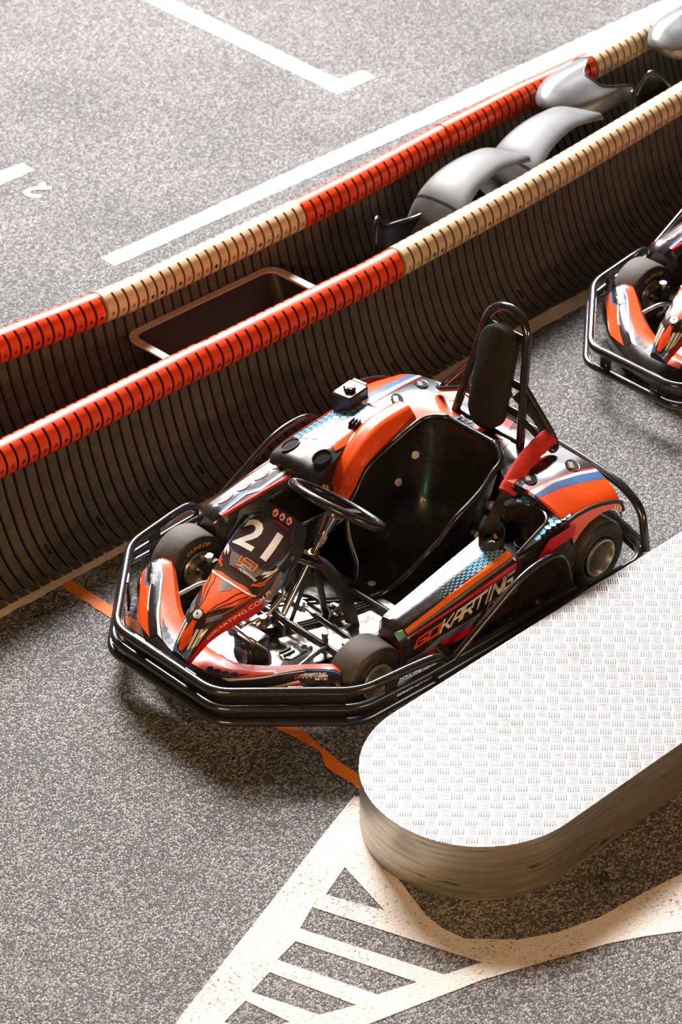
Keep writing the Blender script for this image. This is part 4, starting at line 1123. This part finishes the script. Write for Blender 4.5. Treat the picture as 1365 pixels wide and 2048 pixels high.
# stadium-shaped pad
c0, c1 = Vector((-.052, .0, .760)), Vector((-.004, 0, .515)); dn = (c1-c0).normalized(); nn = Vector((0, 1, 0)).cross(dn).normalized()
if nn.x < 0: nn = -nn
def stad(r, h):
    out = []
    for k in range(15): a = PI*k/14; out.append(c0+Vector((0, 1, 0))*r*math.cos(a)-dn*r*math.sin(a)+nn*h)
    for k in range(15): a = PI+PI*k/14; out.append(c1+Vector((0, 1, 0))*r*math.cos(a)-dn*r*math.sin(a)+nn*h)
    return out
m = MB(); m.loft([stad(.074, -.028), stad(.079, -.022), stad(.080, .010), stad(.077, .019), stad(.070, .024)]); m.build('head_pad', 'pad', hoop, 50)
m = MB(); m.box((-.07, .02, .56), (.03, .05, .05), Matrix.Rotation(rad(30), 3, 'X')); m.build('belt_buckle', 'steel', hoop)
def strip(m, path, w, th, up, n=6, mi=0, wob=0):
    P = crom(path, n); secs = []
    for i, p in enumerate(P):
        d = (P[min(i+1, len(P)-1)]-P[max(i-1, 0)]).normalized(); s_ = d.cross(Vector(up)).normalized(); q = s_.cross(d)
        ww = w*(1+wob*math.sin(i*1.7)*.5+wob*random.uniform(-.5, .5)); sec = []
        for k in range(16):
            a = 2*PI*k/16; ca, sa = math.cos(a), math.sin(a)
            sec.append(p+s_*ww*math.copysign(abs(ca)**.6, ca)+q*(th*(1+wob*1.5*math.sin(i*2.3+k)))*math.copysign(abs(sa)**.6, sa))
        secs.append(sec)
    m.loft(secs, mi)
m = MB(); strip(m, [(-.05, .10, .60), (-.07, .19, .53), (-.066, .255, .472), (-.02, .265, .476), (.10, .29, .468), (.21, .312, .412), (.30, .325, .33), (.38, .328, .24), (.45, .322, .12)], .024, .0022, (.5, .5, .7))
m.build('seat_belt', 'fab', kart)
m = MB(); strip(m, [(-.075, .250, .478), (-.02, .264, .482), (.06, .280, .476), (.14, .296, .452), (.225, .314, .402)], .033, .016, (.5, .5, .7), 8, 0, .05)
m.build('belt_sleeve', 'redfab', kart)

# ------------------------------------------------------------------ second kart: the same parts, a wider bumper
def copy_tree(o, parent, skip=()):
    c = o.copy(); COL.objects.link(c); c.parent = parent
    for ch in list(o.children):
        if ch.name.split('.')[0] in skip: continue
        copy_tree(ch, c, skip)
    return c
kart2 = copy_tree(kart, None, ('bumper_bar', 'bumper_bracket', 'bumper_skirt'))
kart2.location = (-2.64, -.12, 0)
tag(kart2, 'second go-kart behind the first, cut off by the right edge of the photo', 'go-kart', 'rental go-karts in the pit lane')
bumper_bars(kart2, (1.665, .215), (1.28, .535), (.215, .135), .61)
# ------------------------------------------------------------------ floor and its markings
m = MB(); m.grid(lambda u, v: (-9+14*u, -12+17*v, 0), 14, 17)
floor = tag(m.build('floor', 'asphalt', None, 0), kind='structure')
def mark(name, polys, mat, z=.002, jit=0., parent=None):
    m = MB()
    for P in polys:
        Q = []
        for i, p in enumerate(P):
            a = Vector(p); b = Vector(P[(i+1) % len(P)]); n = max(1, int((b-a).length/.03)) if jit else 1
            for k in range(n):
                q = a.lerp(b, k/n)
                Q.append((q.x+random.uniform(-jit, jit), q.y+random.uniform(-jit, jit), z))
        bm = bmesh.new(); bm.faces.new([bm.verts.new(q) for q in Q]); bmesh.ops.triangulate(bm, faces=bm.faces[:])
        bm.verts.index_update(); m.add([v.co[:] for v in bm.verts], [[v.index for v in f.verts] for f in bm.faces]); bm.free()
    return m.build(name, mat, floor, 0)
def rect(x0, x1, y0, y1): return [(x0, y0), (x1, y0), (x1, y1), (x0, y1)]
mark('edge_line', [rect(-6, 3, -.875, -.798)], 'p_cream', .0022, .003)
mark('lane_line', [[(-.275, -2.535), (-8, -2.60), (-8, -2.42), (-.272, -2.44)]], 'p_white', .002, .003)
mark('bay_line', [[(-2.13, -2.965), (-2.40, -2.965), (-2.40, -3.07), (-2.245, -3.07), (-2.30, -4.6), (-2.26, -9), (-2.14, -9), (-2.18, -4.6)]], 'p_white', .002, .003)
mark('bay_line', [[(-.582, -3.377), (-.587, -3.468), (-.464, -3.479), (1.2, -3.55), (1.2, -3.40), (-.379, -3.371)]], 'p_cream', .002, .003)
# painted figure 2
pts = [Vector(p) for p in ((-.439, -3.165), (-.420, -3.184), (-.414, -3.216), (-.426, -3.238), (-.455, -3.243), (-.487, -3.225), (-.501, -3.205), (-.523, -3.190))]
pl = []
for a, b in list(zip(pts, pts[1:]))+[(pts[6], Vector((-.523, -3.244)))]:
    d = (b-a).normalized()*.013; n = Vector((-d.y, d.x))
    pl.append([a-d*.6-n, b+d*.6-n, b+d*.6+n, a-d*.6+n])
for i, P in enumerate(pl): mark('painted_digit', [P], 'p_cream', .002+.0002*i, 0)
mark('start_line', [rect(1.330, 1.378, -.80, -.48), [(1.318, -.48), (1.366, -.48), (1.372, .35), (1.350, .52), (1.392, .60), (1.395, .78), (1.348, .78), (1.345, .62), (1.32, .42)]], 'p_orange', .0024, .004)
# hatched island in front of the platform
hole = [[(1.692, .993), (1.823, 1.042), (1.742, 1.222)],
        [(1.892, 1.053), (1.986, 1.095), (1.81, 1.545), (1.69, 1.588), (1.725, 1.50)],
        [(2.033, 1.126), (2.128, 1.145), (2.015, 1.462), (1.892, 1.509)],
        [(2.181, 1.168), (2.278, 1.19), (2.196, 1.401), (2.090, 1.450)],
        [(2.315, 1.205), (2.42, 1.225), (2.38, 1.32), (2.28, 1.36)]]
outer = [(1.43, .77), (1.62, .83), (1.95, .94), (2.32, 1.06), (2.75, 1.20), (2.75, 1.33), (2.40, 1.43), (2.115, 1.531), (1.93, 1.585), (1.744, 1.640), (1.55, 1.72), (1.36, 1.80), (1.25, 1.86), (1.146, 1.93), (.9, 2.06), (.55, 2.2), (-.5, 2.45), (-.5, 2.30), (.55, 1.98), (.945, 1.76), (1.08, 1.735), (1.286, 1.708), (1.431, 1.661), (1.54, 1.598), (1.654, 1.481), (1.67, 1.40), (1.664, 1.32), (1.60, 1.12), (1.52, .98), (1.40, .84)]
def tri2d(outer, holes):
    bm = bmesh.new(); ed = []
    for P in [outer]+holes:
        vs = [bm.verts.new((x, y, 0)) for x, y in P]
        ed += [bm.edges.new((vs[i], vs[(i+1) % len(vs)])) for i in range(len(vs))]
    bmesh.ops.triangle_fill(bm, use_beauty=True, use_dissolve=False, edges=ed)
    bm.verts.index_update(); v = [q.co[:] for q in bm.verts]; f = [[q.index for q in g.verts] for g in bm.faces]; bm.free()
    return v, f
v, f = tri2d(outer, hole)
def inside(p, P):
    c = False
    for i in range(len(P)):
        (x1, y1), (x2, y2) = P[i-1], P[i]
        if (y1 > p[1]) != (y2 > p[1]) and p[0] < (x2-x1)*(p[1]-y1)/(y2-y1)+x1: c = not c
    return c
f = [q for q in f if (lambda c: inside(c, outer) and not any(inside(c, h) for h in hole))((sum(v[i][0] for i in q)/3, sum(v[i][1] for i in q)/3))]
m = MB(); m.add([(a, b, .002) for a, b, _ in v], f); m.build('hatch_marking', 'p_white', floor, 0)

# ------------------------------------------------------------------ barriers
def interp(tab):
    tab = sorted(tab)
    def g(x):
        if x <= tab[0][0]: a, b = tab[0], tab[1]
        elif x >= tab[-1][0]: a, b = tab[-2], tab[-1]
        else:
            for a, b in zip(tab, tab[1:]):
                if a[0] <= x <= b[0]: break
        return a[1]+(b[1]-a[1])*(x-a[0])/(b[0]-a[0])
    return g
PITCH = .0503
near_y = interp([(3, 0), (-.5, 0), (-1.0, -.026), (-1.5, -.052), (-1.9, -.088), (-2.4, -.135), (-4.2, -.30)])
far_y = interp([(3, -.79), (.87, -.615), (.30, -.56), (-.6, -.572), (-1.0, -.59), (-1.55, -.632), (-2.1, -.665), (-2.6, -.66), (-3.2, -.71), (-4.5, -.80)])
RC = (-1.112, .400); RO, RI = .0655, .046
PROF = crom([(-.835, .008), (-.885, .016), (-.930, .040), (-.975, .078), (-1.010, .130), (-1.040, .195), (-1.066, .265), (-1.083, .33), (-1.092, .37)], 3)
def rail(x0, x1, oy, mats, dz, parent):
    n = max(3, round((x0-x1)/PITCH)); p = (x0-x1-.006)/n; m = MB()
    angs = [(-64, 0), (-52, 0), (-40, 0), (-28, 0), (-16, 0), (-4, 0), (8, 0), (20, 0), (32, 0), (44, 0), (56, 0), (67, 0), (70, 1), (79, 1), (88, 1), (97, 1), (106, 1), (109, 0), (122, 0), (135, 0), (150, 0), (165, 0), (180, 0), (200, 0), (220, 0), (235, 0)]
    secs = []
    xs = []
    for i in range(n):
        a = x0-.003-i*p
        xs += [(a, 1), (a-p*.78, 1), (a-p*.78, 0), (a-p, 0)]
    for x, full in xs:
        y = oy(x)
        secs.append([Vector((x, RC[0]+y+(RO if full or top else RI)*math.cos(rad(t)), RC[1]+dz+(RO if full or top else RI)*math.sin(rad(t)))) for t, top in angs])
    m.loft(secs, 0, True, True)
    A_ = len(angs)
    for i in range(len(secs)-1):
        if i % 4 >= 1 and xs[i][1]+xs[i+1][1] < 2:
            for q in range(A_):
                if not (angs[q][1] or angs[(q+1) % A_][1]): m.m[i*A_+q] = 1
    for i in range(n):
        xm = x0-.003-i*p-p*.39
        for t, mi in ((-7, 2 if random.random() < .18 else 1),):
            c = Vector((xm, RC[0]+oy(xm)+(RO+.0006)*math.cos(rad(t)), RC[1]+dz+(RO+.0006)*math.sin(rad(t)))); w = Vector((0, -math.sin(rad(t)), math.cos(rad(t)))); nn = Vector((0, math.cos(rad(t)), math.sin(rad(t))))
            ring = lambda r, h: [c+Vector((1, 0, 0))*r*math.cos(2*PI*q/14)+w*r*math.sin(2*PI*q/14)+nn*h for q in range(14)]
            m.loft([ring(.0112, 0), ring(.0106, .0012), ring(.0094, .0010), ring(.0086, -.0006)], 0, True, False); m.add(ring(.0090, .0003), [tuple(range(14))], mi)
            if mi == 2: m.add(ring(.0045, .0016), [tuple(range(14))], 3)
    return m.build('rail', mats+['gap', 'steel'], parent, 38)
def slats(x0, x1, oy, parent):
    n = round((x0-x1)/PITCH); p = (x0-x1)/n; m = MB()
    nrm = []
    for i in range(len(PROF)):
        d = PROF[min(i+1, len(PROF)-1)]-PROF[max(i-1, 0)]; d.normalize(); nrm.append(Vector((d.y, -d.x)) if False else Vector((-d.y, d.x)))
    front = [q if q.x > 0 or q.y > 0 else -q for q in nrm]
    back = [PROF[i]-front[i]*.020 for i in range(len(PROF))]
    mid = [PROF[i]-front[i]*.019 for i in range(len(PROF))]
    for k in range(2):     # continuous web behind the ribs
        o = []
    rows = [[Vector((x, q[0]+oy(x), q[1])) for q in mid] for x in (x0, (x0+x1)/2, x1)]
    m.loft(rows, 1, False, False)  # web coloured near-black for the shade between ribs
    for i in range(n):
        a, b = x0-i*p-.0065, x0-(i+1)*p+.0065; xm = (a+b)/2; y = oy(xm); j = random.uniform(-.0015, .0015)
        sec = []
        for q, c in zip(PROF, back):
            sec.append([Vector((a, q[0]+y+j, q[1])), Vector((b, q[0]+y+j, q[1])), Vector((b, c[0]+y+j, c[1])), Vector((a, c[0]+y+j, c[1]))])
        m.loft(sec, 0)
        if i % 5 == 2:     # fixing slot in the foot, its shade painted as a dark oval
            def SS_(u, v):
                t = min(max(v, 0), .999)*(len(PROF)-1); k = int(t); g = PROF[k].lerp(PROF[k+1], t-k)
                return (u, g[0]+y+j, g[1])
            L = .030; v0 = .30
            P = [(xm+.0075*math.cos(q), v0+(.028 if math.sin(q) > 0 else -.028)+.020*math.sin(q)) for q in [2*PI*e/16+.01 for e in range(16)]]
            e = Vector(SS_(0, .31))-Vector(SS_(0, .29)); m.decal(SS_, [P], 1, 1, 1/24, .0012, 1 if Vector((1, 0, 0)).cross(e).y > 0 else -1)
    return m.build('slat_panel', ['slat', 'gap'], parent, 30)
def barrier(label, segs, oy):
    root = tag(empty('track_barrier', (0, RC[0]+oy(0), 0)), label, 'barrier', None)
    def off(o): o.location = (0, -(RC[0]+oy(0)), 0)
    for a, b, c, dz in segs:
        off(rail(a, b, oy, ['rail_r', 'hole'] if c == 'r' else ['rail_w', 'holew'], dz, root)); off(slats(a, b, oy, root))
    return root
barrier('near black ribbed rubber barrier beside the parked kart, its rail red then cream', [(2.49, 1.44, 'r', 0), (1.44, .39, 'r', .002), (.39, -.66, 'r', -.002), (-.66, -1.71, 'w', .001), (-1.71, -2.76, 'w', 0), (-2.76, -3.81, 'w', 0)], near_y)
barrier('far black ribbed rubber barrier behind the plastic tub, its rail red, cream, red, cream', [(1.48, .43, 'r', 0), (.43, -.655, 'w', .002), (-.655, -1.58, 'r', 0), (-1.58, -2.58, 'r', .004), (-2.58, -3.63, 'w', 0), (-3.63, -4.68, 'w', 0)], far_y)

# ------------------------------------------------------------------ metal platform
PLT = tag(empty('platform', (1.235, 1.131, 0)), 'low metal platform with a tread plate top and rounded end beside the kart', 'platform')
hw, H, X1 = .3775, .23, -4.2
def stadium(r, n=40):
    out = [(1.235+r*math.cos(rad(-90+180*k/n)), 1.131+r*math.sin(rad(-90+180*k/n))) for k in range(n+1)]
    return out+[(X1, 1.131+r), (X1, 1.131-r)]
def plc(m, name, mat, sm=35):
    o = m.build(name, mat, PLT, sm); o.location = (-1.235, -1.131, 0); return o
m = MB(); s0 = stadium(hw+.001); m.prism(s0, 'z', H-.004, H, 0, lambda p, h: (p[0], p[1], h)); plc(m, 'tread_plate', 'plate5')
m = MB()
a = stadium(hw-.002); L = len(a)
m.add([(x, y, .002) for x, y in a]+[(x, y, H-.004) for x, y in a], [(i, (i+1) % L, L+(i+1) % L, L+i) for i in range(L)])
plc(m, 'side_skirt', 'skirt')
for x in (1.10, -.35, -1.8):
    for s in (1, -1):
        m = MB(); m.box((x, 1.131+s*(hw-.0015), H/2), (.07, .003, H-.006)); plc(m, 'splice_plate', 'skirt', 0)

# ------------------------------------------------------------------ things lying between the barriers
# plastic tub
tub = tag(empty('plastic_tub', (-.02, -1.36, 0)), 'empty dark rectangular plastic tub with a dusty rim between the two barriers', 'tub')
def rr(cx, cy, lx, ly, r, z, n=6):
    out = []
    for sx, sy, a0 in ((1, 1, 0), (-1, 1, 90), (-1, -1, 180), (1, -1, 270)):
        for k in range(n+1):
            t = rad(a0+90*k/n); out.append(Vector((cx+sx*(lx-r)+r*math.cos(t), cy+sy*(ly-r)+r*math.sin(t), z)))
    return out
TX, TY, TZ = -.045, -1.452, .272
def loc(o, root): o.location = -root.location; return o
m = MB(); m.loft([rr(TX, TY+.085, .345, .095, .05, .052), rr(TX, TY, .385, .155, .055, TZ-.006), rr(TX, TY, .378, .148, .05, TZ-.004), rr(TX, TY+.085, .338, .088, .045, .060)], 0, True, True)
loc(m.build('tub_body', 'tubin', tub, 40), tub)
m = MB(); m.loft([rr(TX, TY, .384, .154, .055, TZ-.012), rr(TX, TY, .408, .174, .07, TZ-.010), rr(TX, TY, .410, .176, .07, TZ), rr(TX, TY, .376, .146, .050, TZ), rr(TX, TY, .376, .146, .05, TZ-.012)], 0, True, False)
loc(m.build('tub_rim', 'tub', tub, 40), tub)
# greasy metal fittings in the tub
def fitting(i, x, y, rz, label):
    t = empty('metal_fitting', (x, y, .061), rz); tag(t, label, 'fitting', None)
    m = MB(); m.cyl((-.03, 0, .02), (.03, 0, .02), .016, 12); m.lathe([(-.008, .013), (-.008, .024), (.008, .024), (.008, .013)], (0, 0, .024), 'y', 16, 0, True); m.tube(fillet([(.02, 0, .02), (.06, .01, .05), (.05, .03, .10), (.02, .03, .12)], .03), .006, 8)
    m.build('clamp_body', 'brass', t)
    m = MB(); m.cyl((.03, -.01, .02), (.05, -.015, .14 if i else .08), .008, 10); m.cyl((.047, -.014, .12 if i else .06), (.05, -.015, .145 if i else .085), .013, 6); m.build('clamp_bolt', 'steel', t)
fitting(1, .215, -1.345, .6, 'greasy metal clamp with an upright bolt lying in the near corner of the plastic tub')
fitting(0, .235, -1.41, 2.2, 'second smaller greasy clamp beside the tall-bolted clamp in the plastic tub')

# grey moulded shells propped over the near rail
def mudguard(x0, x1, label, z0=.0):
    root = tag(empty('mudguard', ((x0+x1)/2, -1.33, 0)), label, 'mudguard', 'grey plastic mudguards between the barriers')
    yb, yn = -1.43, -1.195
    st = []
    for t, z, b, n, drop in ((0, .33, -.05, .025, .07), (.04, .37, -.02, .055, .10), (.13, .435, .0, .045, .12), (.28, .478, .0, .02, .13), (.48, .502, -.005, .0, .10), (.70, .508, -.02, -.01, .07), (.88, .497, -.05, -.0, .045), (1.0, .485, -.10, .012, .02)):
        x = x0+(x1-x0)*t
        o = near_y(x)
        A, B = yb-b*.6+o, yn+n+o
        if t == 1.0: A = B-.055
        if t == 0: A = B-.13
        st.append([(x+.03*(1-t), A-.01, z-drop+z0), (x, A, z-.035+z0), (x, A+(B-A)*.18, z-.006+z0), (x, A+(B-A)*.55, z+.004+z0), (x, B-(B-A)*.12, z-.004+z0), (x, B, z-.020+z0)])
    S = surf(st, True, True)
    m = MB(); m.shell(S, 30, 20, -.006, 0, 1)
    m.decal(S, [[(.245, .02), (.262, .02), (.262, .98), (.245, .98)]], 1, 1/30, 1/20, .0012, -1)
    loc(m.build('guard_shell', ['silver', 'blk'], root, 60), root)
    return root
mudguard(-1.075, -1.61, 'grey moulded plastic mudguard propped on the cream rail, nearer the black seat')
mudguard(-1.56, -2.13, 'grey moulded plastic mudguard propped on the cream rail, next to the upright nose cone')

def nosecone(base, rz, label):
    """kart nose cone lying over the far rail: a rounded dome whose open end is cut to a U"""
    root = tag(empty('nose_cone', (base[0], base[1], 0), rz), label, 'nose cone', None)
    d1, d2, n = Vector((-1, 0, 0)), Vector((0, -.975, .22)), Vector((0, .22, .975))
    def S(u, v):
        a = (v-.5)*2; ph = a*1.75
        L = .46*(1-.38*math.exp(-(abs(a+.12)/.36)**4))*(1-.10*max(0, a+.3))
        t = u*L/.46
        r = math.sqrt(max(0, 1-(1-min(1, t*1.55))**2.4))
        w = .150*r*(1+.10*t); h = .085*r*(1-.15*t)
        cr = .010*math.exp(-((abs(a+.12)-.40)/.12)**2)*min(1, t*2)
        return Vector((0, 0, base[2]))+d1*(t*.46-.17)+d2*((w+cr)*math.sin(ph)-.0)+n*((h+cr)*math.cos(ph)-.03)
    m = MB(); m.shell(S, 28, 30, .006, 0, 1)
    m.tube([S(1, v/50) for v in range(51)], .005, 8, 1)
    m.build('cone_shell', ['pale', 'blk'], root, 60)
    return root
nosecone((-2.235, -1.585, .455), rad(4), 'silver grey nose cone with a U-shaped notch lying over the far red rail')
nosecone((-3.02, -1.60, .48), rad(4), 'grey nose cone cut off at the right edge, by the cream far rail')
# spare kart seats: dark bucket shells with a scooped upper edge
def spare(loc_, rz, wd, zs, label):
    root = tag(empty('spare_seat', loc_, rz), label, 'seat', 'spare kart seats between the barriers')
    top = interp([((i/(len(zs)-1))*2-1, z) for i, z in enumerate(zs)])
    def S(u, v):
        a = (u-.5)*2; z = .02+(top(a)-.02)*v
        return Vector((-a*wd, -.10*(1-a*a)-.02*(1-v), z))
    S2 = surf([[S(u/12, v/4) for v in range(5)] for u in range(13)], True, True)
    m = MB(); m.shell(S2, 40, 12, .006)
    m.tube([S2(u/60, 1) for u in range(61)], .0105, 10)
    m.build('seat_shell', 'seat', root, 60)
    return root
spare((-.965, -1.335, 0), 0, .205, (.36, .455, .40, .345, .335, .33, .335, .355, .385), 'black spare kart seat between the barriers, where the near rail turns cream')
spare((-2.50, -1.31, 0), rad(8), .14, (.35, .43, .47, .42, .41, .46, .51, .50, .42), 'black spare kart seat between the barriers, to the right of the notched nose cone')

# ------------------------------------------------------------------ loose hardware in the tray on the pod
def hexnut(name, p, r, h, rot, mat, label, cat, group):
    t = empty(name, p); t.rotation_euler = rot; tag(t, label, cat, group)
    m = MB(); pr = []
    for z, ro in ((0, r*.94), (h*.15, r), (h*.85, r), (h, r*.94)): pr.append([Vector((ro*math.cos(PI/3*k), ro*math.sin(PI/3*k), z)) for k in range(6)])
    pr.append([Vector((r*.5*math.cos(PI/3*k), r*.5*math.sin(PI/3*k), h)) for k in range(6)]); pr.append([Vector((r*.5*math.cos(PI/3*k), r*.5*math.sin(PI/3*k), h*.2)) for k in range(6)])
    m.loft(pr, 0); m.build('nut_body', mat, t, 25)
random.seed(11)
k = 0
for i in range(11):
    a = 2*PI*i/11; rr_ = .030 if i < 8 else .012
    x = tc_[0]-.008+rr_*1.1*math.cos(a); y = tc_[1]-.004+rr_*.8*math.sin(a)
    hexnut('hex_nut', (x, y, .334+(.006 if i >= 8 else 0)), .0105, .011, (random.uniform(-.5, .5), random.uniform(-.5, .5), random.uniform(0, 3)), random.choice(('brass', 'steel', 'brass')), 'small worn hex nut lying in the oval tray on the side pod', 'nut', 'hex nuts in the oval tray')
t = tag(empty('coin', (tc_[0]+.022, tc_[1]+.014, .350)), 'round silver coin lying on the nuts in the oval tray', 'coin'); t.rotation_euler = (.12, -.1, 0)
m = MB(); m.lathe([(0, .0), (0, .019), (.006, .020), (.009, .019), (.009, .016), (.007, .015), (.008, 0)], (0, 0, 0), 'z', 28); m.build('coin_disc', 'chrome', t)
t = tag(empty('plastic_clip', (tc_[0]-.030, tc_[1]-.012, .349)), 'small yellow plastic clip lying on the nuts in the oval tray', 'clip'); t.rotation_euler = (.1, .1, .9)
m = MB(); m.rbox((0, 0, .004), (.024, .011, .006), .003); m.box((.010, 0, .008), (.004, .010, .006)); m.build('clip_body', 'yel', t)

t = tag(empty('twig', (1.15, 1.60, .004), .3), 'small dark twig on the shaded asphalt beside the metal platform', 'twig')
m = MB(); m.tube(crom([(-.03, 0, .003), (-.01, .006, .006), (.012, .0, .005), (.032, .008, .003)], 5), .0035, 7); m.tube([(-.002, .004, .006), (.012, .018, .008)], .002, 6); m.build('twig_stem', 'blkm', t)

# ------------------------------------------------------------------ light and camera
def area(name, loc_, target, sx, sy, power, col):
    l = bpy.data.lights.new(name, 'AREA'); l.shape = 'RECTANGLE'; l.size = sx; l.size_y = sy; l.energy = power; l.color = col
    o = bpy.data.objects.new(name, l); COL.objects.link(o); o.location = loc_
    d = Vector(target)-Vector(loc_); o.rotation_euler = d.to_track_quat('-Z', 'Y').to_euler(); return o
area('hall_light_bank', (-4.6, -9.8, 8.8), (.5, 0, 0), 4.5, 2.0, 5300, (1.0, .965, .95))
area('hall_light_bank', (-9.2, -10.4, 8.0), (0, 0, 0), 9, 1.4, 2200, (.97, .97, 1.0))
area('warm_fill', (6.8, 2.6, 3.3), (.4, .2, .2), 2.6, .9, 185, (1.0, .58, .27))  # unseen warm fill, added to brighten the shaded front faces
area('warm_fill', (.6, 7.4, 3.5), (-.2, 0, .2), 3.0, .9, 185, (1.0, .58, .27))  # second added fill, also out of view
area('exit_lamp', (6.6, 2.0, 1.3), (.2, 0, .3), 0.45, .9, 11, (.05, 1.0, .55))
w = bpy.data.worlds.new('hall'); SC.world = w; w.use_nodes = True
w.node_tree.nodes['Background'].inputs[0].default_value = (.95, .85, .75, 1); w.node_tree.nodes['Background'].inputs[1].default_value = .03

cd = bpy.data.cameras.new('camera'); cam = bpy.data.objects.new('camera', cd); COL.objects.link(cam)
F, PITCH_, YAW = 5385.3553, .60950, 3.93889
fwd = Vector((math.cos(YAW)*math.cos(PITCH_), math.sin(YAW)*math.cos(PITCH_), -math.sin(PITCH_)))
right = fwd.cross(Vector((0, 0, 1))).normalized(); up = right.cross(fwd)
cam.matrix_world = Matrix(((right.x, up.x, -fwd.x, 6.1374), (right.y, up.y, -fwd.y, 5.5285), (right.z, up.z, -fwd.z, 5.8080), (0, 0, 0, 1)))
cd.sensor_fit = 'VERTICAL'; cd.sensor_height = 36.; cd.sensor_width = 24.; cd.lens = F*36/2048
cd.dof.use_dof = True; cd.dof.focus_distance = 9.2; cd.dof.aperture_fstop = 3.8
SC.camera = cam
SC.view_settings.view_transform = 'Standard'; SC.view_settings.look = 'None'
SC.view_settings.gamma = 1; SC.view_settings.use_curve_mapping = False; SC.view_settings.exposure = .14
